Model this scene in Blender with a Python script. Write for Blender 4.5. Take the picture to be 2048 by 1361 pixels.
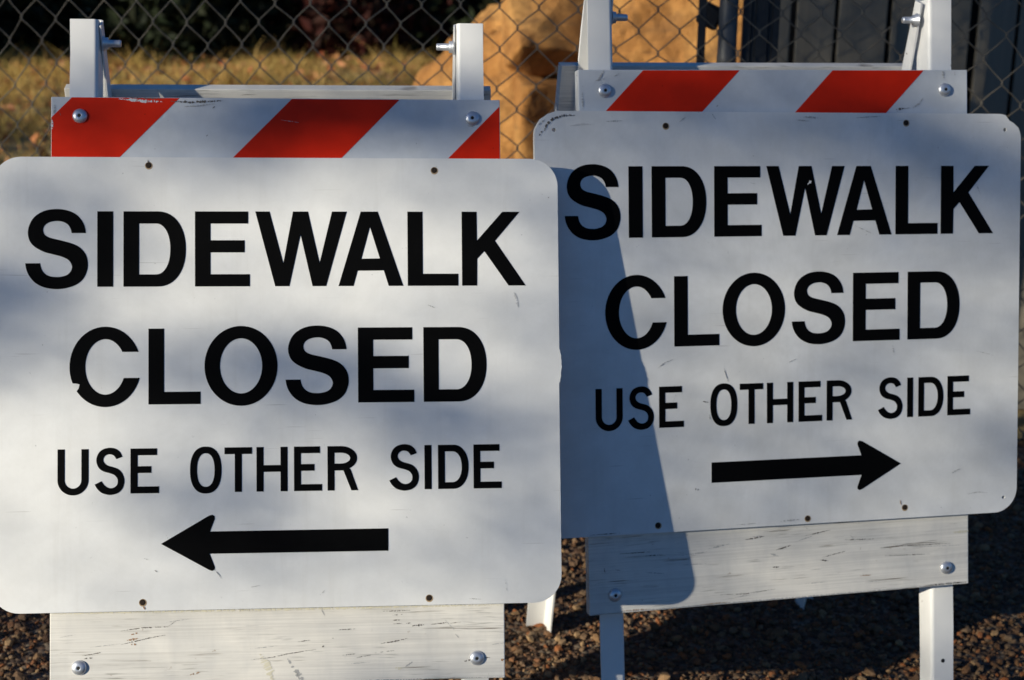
import bpy, math, random
import numpy as np
from mathutils import Matrix, Vector

for o in list(bpy.data.objects):
    bpy.data.objects.remove(o)
scene = bpy.context.scene
COL = scene.collection
random.seed(7)
rng = np.random.default_rng(7)

# ------------------------------------------------------------------ camera
cam_d = bpy.data.cameras.new('camera')
cam = bpy.data.objects.new('camera', cam_d)
COL.objects.link(cam)
PITCH, ROLL, CAM_H = 0.2807, 0.0114, 1.2257
FW = Vector((0, math.cos(PITCH), -math.sin(PITCH)))
UP0 = Vector((0, math.sin(PITCH), math.cos(PITCH)))
RT = Vector((1, 0, 0)) * math.cos(ROLL) + UP0 * math.sin(ROLL)
UPV = Vector((-1, 0, 0)) * math.sin(ROLL) + UP0 * math.cos(ROLL)
M = Matrix.Identity(4)
for i in range(3):
    M[i][0], M[i][1], M[i][2] = RT[i], UPV[i], -FW[i]
M[2][3] = CAM_H
cam.matrix_world = M
cam_d.sensor_fit = 'HORIZONTAL'
cam_d.sensor_width = 36.0
cam_d.lens = 2883.87 / 2048 * 36.0
cam_d.clip_start = 0.05
cam_d.clip_end = 2000
cam_d.dof.use_dof = True
cam_d.dof.focus_distance = 1.86
cam_d.dof.aperture_fstop = 5.8
scene.camera = cam

# ------------------------------------------------------------------ world, sun, exposure
SUN_AZ, SUN_EL = 0.9582, 0.281      # direction the light travels (from +y towards +x), elevation
SD = Vector((math.sin(SUN_AZ) * math.cos(SUN_EL), math.cos(SUN_AZ) * math.cos(SUN_EL), -math.sin(SUN_EL)))
E1 = Vector((math.cos(SUN_AZ), -math.sin(SUN_AZ), 0))
E2 = E1.cross(-SD)
if E2.z < 0:
    E2 = -E2
world = bpy.data.worlds.new('World')
scene.world = world
world.use_nodes = True
wn = world.node_tree.nodes
wl = world.node_tree.links
bgn = wn['Background']
sky = wn.new('ShaderNodeTexSky')
sky.sky_type = 'NISHITA'
sky.sun_disc = False
sky.sun_elevation = SUN_EL
sky.sun_rotation = math.pi + SUN_AZ
sky.air_density = 1.0
sky.dust_density = 0.0
sky.ozone_density = 8.5
wl.new(sky.outputs['Color'], bgn.inputs['Color'])
bgn.inputs['Strength'].default_value = 0.07
sun_d = bpy.data.lights.new('sun', 'SUN')
sun_d.energy = 5.0
sun_d.angle = math.radians(0.53)
sun_d.color = (1.0, 0.93, 0.765)
sun = bpy.data.objects.new('sun', sun_d)
COL.objects.link(sun)
sun.rotation_euler = SD.to_track_quat('-Z', 'Y').to_euler()
sun.location = -SD * 40
scene.view_settings.view_transform = 'Standard'
scene.view_settings.look = 'None'
scene.view_settings.exposure = 0.34
scene.view_settings.gamma = 1.0
scene.view_settings.use_curve_mapping = False
scene.render.engine = 'CYCLES'

# ------------------------------------------------------------------ helpers
def tag(o, label=None, cat=None, group=None, kind=None):
    if label: o['label'] = label
    if cat: o['category'] = cat
    if group: o['group'] = group
    if kind: o['kind'] = kind
    return o

def empty(name, loc):
    o = bpy.data.objects.new(name, None)
    o.empty_display_size = 0.1
    o.location = loc
    COL.objects.link(o)
    return o

def obj(name, mesh, mat=None, parent=None, mtx=None):
    o = bpy.data.objects.new(name, mesh)
    COL.objects.link(o)
    if mat and len(mesh.materials) == 0:
        mesh.materials.append(mat)
    if parent:
        o.parent = parent
    if mtx is not None:
        o.matrix_local = mtx
    return o

def mesh_py(name, v, f, smooth=False):
    m = bpy.data.meshes.new(name)
    m.from_pydata(v, [], f)
    m.update()
    if smooth:
        m.shade_smooth()
    return m

def mesh_np(name, V, F, smooth=False):
    """V (n,3) array, F (m,k) array of equal-size faces"""
    m = bpy.data.meshes.new(name)
    n, k = F.shape
    m.vertices.add(len(V)); m.vertices.foreach_set('co', np.ascontiguousarray(V, dtype=np.float32).ravel())
    m.loops.add(n * k); m.loops.foreach_set('vertex_index', np.ascontiguousarray(F, dtype=np.int32).ravel())
    m.polygons.add(n)
    m.polygons.foreach_set('loop_start', np.arange(0, n * k, k, dtype=np.int32))
    m.polygons.foreach_set('loop_total', np.full(n, k, dtype=np.int32))
    m.polygons.foreach_set('use_smooth', np.full(n, smooth))
    m.update(calc_edges=True)
    return m

def flat_mesh(name, loops, depth):
    """filled 2-D outline with holes, extruded from w=0 to w=depth"""
    c = bpy.data.curves.new(name, 'CURVE')
    c.dimensions = '2D'; c.fill_mode = 'BOTH'; c.extrude = depth / 2
    for lp in loops:
        s = c.splines.new('POLY')
        s.points.add(len(lp) - 1)
        for p, (x, y) in zip(s.points, lp):
            p.co = (x, y, 0, 1)
        s.use_cyclic_u = True
    t = bpy.data.objects.new('tmp', c)
    COL.objects.link(t)
    dg = bpy.context.evaluated_depsgraph_get()
    dg.update()
    me = bpy.data.meshes.new_from_object(t.evaluated_get(dg))
    bpy.data.objects.remove(t)
    bpy.data.curves.remove(c)
    me.name = name
    me.transform(Matrix.Translation((0, 0, depth / 2)))
    me.materials.clear()
    return me

def box_mesh(name, x0, x1, y0, y1, z0, z1, bev=0.0, jag=0.0, seed=0):
    import bmesh
    bm = bmesh.new()
    bmesh.ops.create_cube(bm, size=1)
    for v in bm.verts:
        v.co = Vector(((x0 + x1) / 2 + v.co.x * (x1 - x0), (y0 + y1) / 2 + v.co.y * (y1 - y0), (z0 + z1) / 2 + v.co.z * (z1 - z0)))
    if bev:
        bmesh.ops.bevel(bm, geom=bm.edges[:], offset=bev, segments=2, affect='EDGES', profile=0.5)
    m = bpy.data.meshes.new(name)
    bm.to_mesh(m); bm.free()
    return m

def lathe(name, prof, n=28, smooth=True):
    """profile of (r, h) revolved about local z"""
    v, f = [], []
    for r, h in prof:
        for k in range(n):
            a = 2 * math.pi * k / n
            v.append((r * math.cos(a), r * math.sin(a), h))
    for i in range(len(prof) - 1):
        for k in range(n):
            k2 = (k + 1) % n
            f.append((i * n + k, i * n + k2, (i + 1) * n + k2, (i + 1) * n + k))
    f.append(tuple((len(prof) - 1) * n + k for k in range(n)))
    f.append(tuple(k for k in reversed(range(n))))
    return mesh_py(name, v, f, smooth)

def tube_np(pts, r, ns=6):
    """tube along polyline (k,3) -> V,F quads"""
    P = np.asarray(pts, float)
    T = np.gradient(P, axis=0); T /= np.linalg.norm(T, axis=1)[:, None]
    ref = np.array([0.0, 1.0, 0.0])
    A = np.cross(T, ref); A /= np.linalg.norm(A, axis=1)[:, None] + 1e-9
    B = np.cross(T, A)
    r = np.broadcast_to(np.asarray(r, float), (len(P),))
    ang = np.arange(ns) * 2 * math.pi / ns
    V = P[:, None, :] + r[:, None, None] * (np.cos(ang)[None, :, None] * A[:, None, :] + np.sin(ang)[None, :, None] * B[:, None, :])
    V = V.reshape(-1, 3)
    i = np.arange(len(P) - 1)[:, None] * ns; k = np.arange(ns)[None, :]; k2 = (k + 1) % ns
    F = np.stack([i + k, i + k2, i + ns + k2, i + ns + k], -1).reshape(-1, 4)
    return V, F

# ------------------------------------------------------------------ materials
def mat(name):
    m = bpy.data.materials.new(name)
    m.use_nodes = True
    nt = m.node_tree
    return m, nt.nodes, nt.links, nt.nodes['Principled BSDF']

def N(nodes, t, **kw):
    n = nodes.new(t)
    for k, v in kw.items():
        setattr(n, k, v)
    return n

def coords(nodes, links, scale=(1, 1, 1), rot=(0, 0, 0), kind='Object'):
    tc = nodes.new('ShaderNodeTexCoord')
    mp = nodes.new('ShaderNodeMapping')
    mp.inputs['Scale'].default_value = scale
    mp.inputs['Rotation'].default_value = rot
    links.new(tc.outputs[kind], mp.inputs['Vector'])
    return mp.outputs['Vector']

def noise(nodes, links, vec, scale, detail=4, rough=0.55, dist=0.0):
    n = nodes.new('ShaderNodeTexNoise')
    n.inputs['Scale'].default_value = scale
    n.inputs['Detail'].default_value = detail
    n.inputs['Roughness'].default_value = rough
    n.inputs['Distortion'].default_value = dist
    links.new(vec, n.inputs['Vector'])
    return n.outputs['Fac']

def ramp(nodes, links, fac, stops):
    r = nodes.new('ShaderNodeValToRGB')
    el = r.color_ramp.elements
    while len(el) < len(stops):
        el.new(0.5)
    for e, (p, c) in zip(el, stops):
        e.position = p
        e.color = (c, c, c, 1) if not isinstance(c, tuple) else (*c, 1)
    links.new(fac, r.inputs['Fac'])
    return r.outputs['Color']

def mix(nodes, links, fac, a, b, blend='MIX'):
    m = nodes.new('ShaderNodeMix')
    m.data_type = 'RGBA'; m.blend_type = blend
    for s, v in ((m.inputs[0], fac), (m.inputs[6], a), (m.inputs[7], b)):
        if isinstance(v, (int, float)):
            s.default_value = v
        elif isinstance(v, tuple):
            s.default_value = (*v, 1)
        else:
            links.new(v, s)
    return m.outputs[2]

def bump(nodes, links, h, bsdf, strength=0.3, dist=0.002):
    b = nodes.new('ShaderNodeBump')
    b.inputs['Strength'].default_value = strength
    b.inputs['Distance'].default_value = dist
    links.new(h, b.inputs['Height'])
    links.new(b.outputs['Normal'], bsdf.inputs['Normal'])

def white_panel(name, dirt, seed):
    m, n, l, b = mat(name)
    v = coords(n, l, (1, 1, 1), (0, 0, seed))
    sm = ramp(n, l, noise(n, l, v, 9, 6, 0.65), [(0.35, 0.0), (0.75, 1.0)])
    c = mix(n, l, sm, (0.78, 0.78, 0.77), (0.78 - dirt, 0.775 - dirt, 0.755 - dirt))
    # small dark specks and rubbed marks
    sp = ramp(n, l, noise(n, l, v, 150, 2, 0.5), [(0.735, 0.0), (0.77, 1.0)])
    msk = ramp(n, l, noise(n, l, v, 14, 3, 0.6), [(0.5, 0.0), (0.68, 1.0)])
    spk = mix(n, l, 1.0, sp, msk, 'MULTIPLY')
    c = mix(n, l, spk, c, (0.22, 0.21, 0.2))
    mt = ramp(n, l, noise(n, l, v, 70, 4, 0.7), [(0.3, 0.0), (0.8, 0.22)])
    c = mix(n, l, mt, c, (0.55, 0.545, 0.53))
    vd = coords(n, l, (40, 2.2, 1), (0, 0, 0.02))
    dr = ramp(n, l, noise(n, l, vd, 1.0, 4, 0.65), [(0.55, 0.0), (0.8, 0.22)])
    c = mix(n, l, dr, c, (0.52, 0.50, 0.46))
    # faint long scratches in two directions
    for k, (rz, th) in enumerate(((0.35, 0.70), (-0.9, 0.72))):
        vs = coords(n, l, (9, 260, 1), (0, 0, rz + seed))
        sc = ramp(n, l, noise(n, l, vs, 1.0, 2, 0.4), [(th, 0.0), (th + 0.025, 1.0)])
        mk = ramp(n, l, noise(n, l, v, 7 + 3 * k, 2, 0.5), [(0.52, 0.0), (0.66, 1.0)])
        c = mix(n, l, mix(n, l, 1.0, sc, mk, 'MULTIPLY'), c, (0.54, 0.53, 0.51))
    l.new(c, b.inputs['Base Color'])
    b.inputs['Roughness'].default_value = 0.5
    b.inputs['Specular IOR Level'].default_value = 0.35
    bump(n, l, noise(n, l, v, 500, 2, 0.5), b, 0.05, 0.0005)
    return m

def board_mat(name, seed):
    """white paint on plywood: long fine checks along the grain, grey stains"""
    m, n, l, b = mat(name)
    tilt = -0.13
    v = coords(n, l, (1, 1, 1), (0, 0, 0))
    st = ramp(n, l, noise(n, l, v, 7 + seed, 5, 0.6, 0.4), [(0.42, 0.0), (0.72, 1.0)])
    c = mix(n, l, st, (0.80, 0.765, 0.70), (0.60, 0.59, 0.565))
    vg = coords(n, l, (7, 190, 7), (0.0, 0, tilt))
    ck = noise(n, l, vg, 1.0, 3, 0.55, 0.25)
    msk = ramp(n, l, noise(n, l, coords(n, l, (1.0, 3.2, 1), (0, 0, tilt)), 7.5 + seed, 3, 0.6), [(0.47, 0.0), (0.60, 1.0)])
    crk = ramp(n, l, ck, [(0.61, 0.0), (0.66, 1.0)])
    cm = mix(n, l, 1.0, crk, msk, 'MULTIPLY')
    c = mix(n, l, cm, c, (0.19, 0.155, 0.12))
    vf = coords(n, l, (24, 420, 24), (0, 0, tilt))
    fine = ramp(n, l, noise(n, l, vf, 1.0, 2, 0.5), [(0.57, 0.0), (0.68, 1.0)])
    c = mix(n, l, mix(n, l, 1.0, fine, msk, 'MULTIPLY'), c, (0.46, 0.44, 0.40))
    gr = noise(n, l, coords(n, l, (3.0, 260, 3), (0, 0, tilt)), 1.0, 5, 0.7, 0.3)
    c = mix(n, l, ramp(n, l, gr, [(0.38, 0.0), (0.78, 0.6)]), c, (0.44, 0.415, 0.375))
    sme = ramp(n, l, noise(n, l, coords(n, l, (26, 5, 1), (0, 0, 0.05)), 1.0, 4, 0.6), [(0.52, 0.0), (0.78, 0.45)])
    c = mix(n, l, sme, c, (0.5, 0.495, 0.48))
    peel = ramp(n, l, noise(n, l, coords(n, l, (16, 60, 1), (0, 0, tilt)), 1.0, 5, 0.7), [(0.66, 0.0), (0.70, 1.0)])
    c = mix(n, l, mix(n, l, 1.0, peel, msk, 'MULTIPLY'), c, (0.36, 0.30, 0.24))
    chips = ramp(n, l, noise(n, l, v, 95, 2, 0.5), [(0.73, 0.0), (0.76, 1.0)])
    c = mix(n, l, mix(n, l, 1.0, chips, st, 'MULTIPLY'), c, (0.3, 0.22, 0.15))
    l.new(c, b.inputs['Base Color'])
    b.inputs['Roughness'].default_value = 0.6
    b.inputs['Specular IOR Level'].default_value = 0.3
    inv = n.new('ShaderNodeInvert'); l.new(cm, inv.inputs['Color'])
    bump(n, l, inv.outputs['Color'], b, 0.6, 0.0012)
    return m

def sheeting(name, col, spec=0.3):
    m, n, l, b = mat(name)
    v = coords(n, l)
    a = ramp(n, l, noise(n, l, v, 18, 5, 0.65), [(0.35, 0.0), (0.7, 1.0)])
    c = mix(n, l, a, col, tuple(x * 0.85 for x in col))
    sp = ramp(n, l, noise(n, l, v, 130, 2, 0.5), [(0.74, 0.0), (0.78, 1.0)])
    c = mix(n, l, sp, c, tuple(x * 0.3 for x in col))
    l.new(c, b.inputs['Base Color'])
    b.inputs['Roughness'].default_value = 0.45
    b.inputs['Specular IOR Level'].default_value = spec
    bump(n, l, noise(n, l, v, 700, 1, 0.5), b, 0.08, 0.0004)
    return m

def plain(name, col, rough=0.6, metal=0.0, spec=0.4, var=0.25, sc=25):
    m, n, l, b = mat(name)
    v = coords(n, l)
    a = noise(n, l, v, sc, 5, 0.6)
    c = mix(n, l, a, tuple(x * (1 + var) for x in col), tuple(x * (1 - var) for x in col))
    l.new(c, b.inputs['Base Color'])
    b.inputs['Roughness'].default_value = rough
    b.inputs['Metallic'].default_value = metal
    b.inputs['Specular IOR Level'].default_value = spec
    bump(n, l, noise(n, l, v, sc * 12, 2, 0.5), b, 0.08, 0.0006)
    return m

def leg_mat():
    m, n, l, b = mat('leg_paint')
    v = coords(n, l)
    c = mix(n, l, noise(n, l, v, 20, 4), (0.80, 0.79, 0.77), (0.70, 0.695, 0.68))
    ch = ramp(n, l, noise(n, l, v, 60, 4, 0.6), [(0.70, 0.0), (0.735, 1.0)])
    c = mix(n, l, ch, c, (0.16, 0.12, 0.10))
    l.new(c, b.inputs['Base Color'])
    b.inputs['Roughness'].default_value = 0.42
    b.inputs['Specular IOR Level'].default_value = 0.4
    return m

def island_mat(name, cols, rough=0.8, spec=0.2, trans=0.0, fine=0.0):
    """each loose piece of the mesh takes its own colour"""
    m, n, l, b = mat(name)
    g = n.new('ShaderNodeNewGeometry')
    stops = [(i / max(1, len(cols) - 1) * 0.98, c) for i, c in enumerate(cols)]
    c = ramp(n, l, g.outputs['Random Per Island'], stops)
    if fine:
        v = coords(n, l)
        c = mix(n, l, noise(n, l, v, fine, 3), c, mix(n, l, 1.0, c, (0.55, 0.5, 0.45), 'MULTIPLY'))
    l.new(c, b.inputs['Base Color'])
    b.inputs['Roughness'].default_value = rough
    b.inputs['Specular IOR Level'].default_value = spec
    if trans:
        t = n.new('ShaderNodeBsdfTranslucent')
        l.new(c, t.inputs['Color'])
        ms = n.new('ShaderNodeMixShader')
        ms.inputs[0].default_value = trans
        l.new(b.outputs[0], ms.inputs[1]); l.new(t.outputs[0], ms.inputs[2])
        l.new(ms.outputs[0], n['Material Output'].inputs['Surface'])
    return m

M_SIGN = [white_panel('sign_face_clean', 0.05, 0.3), white_panel('sign_face_worn', 0.16, 1.7)]
M_BOARD = [board_mat('painted_plywood_a', 0), board_mat('painted_plywood_b', 1.3)]
M_RED = sheeting('orange_red_sheeting', (0.70, 0.022, 0.004), 0.12)
M_WHITE = sheeting('white_sheeting', (0.62, 0.64, 0.66))
M_BLACK = plain('black_lettering', (0.0022, 0.0022, 0.0024), 0.6, 0, 0.04, 0.3, 60)
M_CHIP = plain('bare_paint', (0.7, 0.7, 0.68), 0.6)
M_LEG = leg_mat()
M_ZINC = plain('zinc_bolt', (0.62, 0.64, 0.68), 0.38, 0.7, 0.5, 0.15, 200)
M_DARKHOLE = plain('dark_socket', (0.015, 0.014, 0.013), 0.7)
M_SCREW = plain('rusty_screw', (0.03, 0.02, 0.014), 0.75, 0.1, 0.2, 0.5, 300)
M_RUST = plain('rust_stain', (0.42, 0.3, 0.18), 0.8)
M_WIRE = plain('galvanised_wire', (0.12, 0.105, 0.082), 0.55, 0.3, 0.4, 0.3, 40)
M_PIPE = plain('dull_pipe', (0.085, 0.085, 0.085), 0.5, 0.2, 0.4, 0.3, 30)
M_NAVY = plain('dark_blue_post', (0.014, 0.016, 0.02), 0.5, 0, 0.4, 0.3, 20)
M_BLACKPL = plain('black_plastic', (0.012, 0.012, 0.014), 0.5, 0, 0.35, 0.2, 20)
M_ORANGE = plain('orange_plastic', (0.4, 0.05, 0.015), 0.5, 0, 0.3, 0.2, 20)

# ------------------------------------------------------------------ ground
def ground_mat():
    m, n, l, b = mat('gravelly_earth')
    v = coords(n, l)
    vo = n.new('ShaderNodeTexVoronoi'); vo.inputs['Scale'].default_value = 95
    l.new(v, vo.inputs['Vector'])
    sep = n.new('ShaderNodeSeparateColor'); l.new(vo.outputs['Color'], sep.inputs[0])
    c = ramp(n, l, sep.outputs[0], [(0.0, (0.05, 0.035, 0.026)), (0.35, (0.12, 0.075, 0.05)), (0.6, (0.19, 0.10, 0.055)), (0.8, (0.16, 0.13, 0.10)), (1.0, (0.25, 0.19, 0.13))])
    c = mix(n, l, ramp(n, l, noise(n, l, v, 3, 4), [(0.3, 0.0), (0.8, 0.6)]), c, (0.07, 0.05, 0.038))
    l.new(c, b.inputs['Base Color'])
    b.inputs['Roughness'].default_value = 0.9
    b.inputs['Specular IOR Level'].default_value = 0.2
    inv = n.new('ShaderNodeInvert'); l.new(vo.outputs['Distance'], inv.inputs['Color'])
    bump(n, l, inv.outputs['Color'], b, 0.8, 0.006)
    return m

g = obj('ground', mesh_py('ground', [(-400, -400, 0), (400, -400, 0), (400, 600, 0), (-400, 600, 0)], [(0, 1, 2, 3)]), ground_mat())
tag(g, 'brown gravelly earth under the barricades', kind='structure')

def lawn_z(x, y):
    return 0.02 + 0.05 * np.clip((y - 3.3) / 2, 0, 1) + 0.04 * np.sin(x * 0.9 + 1) * np.cos(y * 0.7) * np.clip((y - 3.6) / 3, 0, 1)

def lawn_mat():
    m, n, l, b = mat('dry_lawn_soil')
    v = coords(n, l)
    a = noise(n, l, v, 5, 6, 0.7)
    c = ramp(n, l, a, [(0.3, (0.12, 0.075, 0.035)), (0.5, (0.45, 0.32, 0.12)), (0.65, (0.55, 0.40, 0.16)), (0.8, (0.17, 0.14, 0.05))])
    l.new(c, b.inputs['Base Color'])
    b.inputs['Roughness'].default_value = 0.95
    bump(n, l, noise(n, l, v, 60, 4), b, 0.8, 0.02)
    return m
nx, ny = 60, 60
xs = np.linspace(-14, 10, nx); ys = 3.35 + (np.linspace(0, 1, ny) ** 1.4) * 26
X, Y = np.meshgrid(xs, ys)
V = np.stack([X, Y, lawn_z(X, Y)], -1).reshape(-1, 3)
ii = (np.arange(ny - 1)[:, None] * nx + np.arange(nx - 1)[None, :]).ravel()
F = np.stack([ii, ii + 1, ii + nx + 1, ii + nx], -1)
o = obj('lawn', mesh_np('lawn', V, F, True), lawn_mat())
tag(o, 'dry leaf-strewn lawn behind the chain link fence', kind='structure')

# pebbles
def ico():
    t = (1 + 5 ** 0.5) / 2
    v = np.array([(-1, t, 0), (1, t, 0), (-1, -t, 0), (1, -t, 0), (0, -1, t), (0, 1, t), (0, -1, -t), (0, 1, -t), (t, 0, -1), (t, 0, 1), (-t, 0, -1), (-t, 0, 1)], float)
    v /= np.linalg.norm(v[0])
    f = np.array([(0, 11, 5), (0, 5, 1), (0, 1, 7), (0, 7, 10), (0, 10, 11), (1, 5, 9), (5, 11, 4), (11, 10, 2), (10, 7, 6), (7, 1, 8), (3, 9, 4), (3, 4, 2), (3, 2, 6), (3, 6, 8), (3, 8, 9), (4, 9, 5), (2, 4, 11), (6, 2, 10), (8, 6, 7), (9, 8, 1)])
    return v, f

def rand_rot(n):
    q = rng.normal(size=(n, 4)); q /= np.linalg.norm(q, axis=1)[:, None]
    w, x, y, z = q.T
    return np.stack([np.stack([1 - 2 * (y * y + z * z), 2 * (x * y - z * w), 2 * (x * z + y * w)], -1),
                     np.stack([2 * (x * y + z * w), 1 - 2 * (x * x + z * z), 2 * (y * z - x * w)], -1),
                     np.stack([2 * (x * z - y * w), 2 * (y * z + x * w), 1 - 2 * (x * x + y * y)], -1)], 1)

def scatter_stones(cx, cy, size):
    n = len(cx)
    bv, bf = ico()
    sc = size[:, None] * rng.uniform(0.6, 1.25, (n, 3)); sc[:, 2] *= 0.7
    loc = bv[None] * sc[:, None, :] * rng.uniform(0.78, 1.15, (n, 12, 1))
    Rz = rand_rot(n)
    keep = 0.35
    loc = np.einsum('nij,nvj->nvi', Rz, loc)
    loc[..., 2] *= 0.8
    zc = size * rng.uniform(-0.1, 0.65, n)
    loc += np.stack([cx, cy, zc], -1)[:, None, :]
    Vv = loc.reshape(-1, 3)
    Ff = (bf[None] + (np.arange(n) * 12)[:, None, None]).reshape(-1, 3)
    return Vv, Ff
n1 = 43000
ax = rng.uniform(-1.25, 1.5, n1); ay = rng.uniform(1.85, 3.25, n1)
s1 = np.clip(rng.lognormal(math.log(0.0039), 0.48, n1), 0.0022, 0.013)
n2 = 20000
bx_ = rng.uniform(-2.6, 2.8, n2); by_ = rng.uniform(0.2, 3.3, n2)
s2 = np.clip(rng.lognormal(math.log(0.0058), 0.4, n2), 0.003, 0.014)
V, F = scatter_stones(np.r_[ax, bx_], np.r_[ay, by_], np.r_[s1, s2])
M_PEB = island_mat('pebbles', [(0.05, 0.028, 0.018), (0.17, 0.085, 0.038), (0.16, 0.10, 0.055), (0.34, 0.12, 0.038), (0.12, 0.07, 0.04), (0.25, 0.17, 0.10), (0.14, 0.08, 0.045), (0.09, 0.05, 0.032), (0.38, 0.25, 0.13), (0.20, 0.10, 0.045), (0.17, 0.115, 0.07)], 0.75, 0.3, 0, 120)
o = obj('gravel', mesh_np('gravel', V, F, False), M_PEB)
tag(o, 'loose reddish brown pebbles covering the ground below the barricades', kind='stuff')

# ------------------------------------------------------------------ lettering outlines (unit box or metres)
def arc(cx, cy, rx, ry, a0, a1, n=18, e=2.0):
    out = []
    for k in range(n + 1):
        a = math.radians(a0 + (a1 - a0) * k / n)
        c, s = math.cos(a), math.sin(a)
        out.append((cx + rx * math.copysign(abs(c) ** (2 / e), c), cy + ry * math.copysign(abs(s) ** (2 / e), s)))
    return out

def catmull(pts, n=4):
    out = []
    for i in range(len(pts) - 1):
        p0 = pts[max(i - 1, 0)]; p1 = pts[i]; p2 = pts[i + 1]; p3 = pts[min(i + 2, len(pts) - 1)]
        for k in range(n):
            t = k / n
            out.append(tuple(0.5 * (2 * b + (c - a) * t + (2 * a - 5 * b + 4 * c - d) * t * t + (3 * b - a - 3 * c + d) * t ** 3) for a, b, c, d in zip(p0, p1, p2, p3)))
    out.append(pts[-1])
    return out

S_BIG = ([(584, 568), (577, 527), (560, 488), (530, 450), (490, 424), (440, 408), (388, 403), (330, 408), (280, 425), (235, 456), (205, 500), (190, 555), (195, 603), (215, 642), (252, 673), (305, 699), (360, 714), (425, 732), (470, 757), (490, 797), (480, 832), (455, 855), (420, 866), (385, 869), (340, 864), (305, 845), (283, 815), (273, 775)],
         [(172, 775), (180, 818), (202, 866), (243, 911), (304, 941), (380, 952), (452, 945), (522, 920), (570, 877), (594, 818), (597, 770), (588, 726), (565, 688), (530, 658), (480, 636), (405, 616), (340, 600), (305, 580), (293, 552), (297, 528), (312, 508), (342, 492), (388, 485), (430, 492), (462, 511), (480, 540), (487, 568)])
S_SML = ([(835, 1003), (820, 972), (790, 948), (750, 940), (705, 948), (672, 972), (655, 1010), (656, 1045), (673, 1080), (705, 1102), (750, 1115), (781, 1128), (799, 1150), (803, 1172), (797, 1195), (780, 1210), (755, 1216), (730, 1210), (708, 1193), (690, 1168)],
         [(642, 1190), (660, 1220), (690, 1247), (728, 1260), (757, 1262), (800, 1252), (832, 1225), (847, 1187), (847, 1150), (832, 1112), (805, 1086), (770, 1072), (735, 1062), (711, 1045), (702, 1025), (707, 1005), (723, 990), (748, 985), (775, 994), (793, 1018)])

def norm_s(S, x0, x1, y0, y1):
    f = lambda p: ((p[0] - x0) / (x1 - x0), (y1 - p[1]) / (y1 - y0))
    return catmull([f(p) for p in S[0]]) + catmull([f(p) for p in S[1]])

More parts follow.
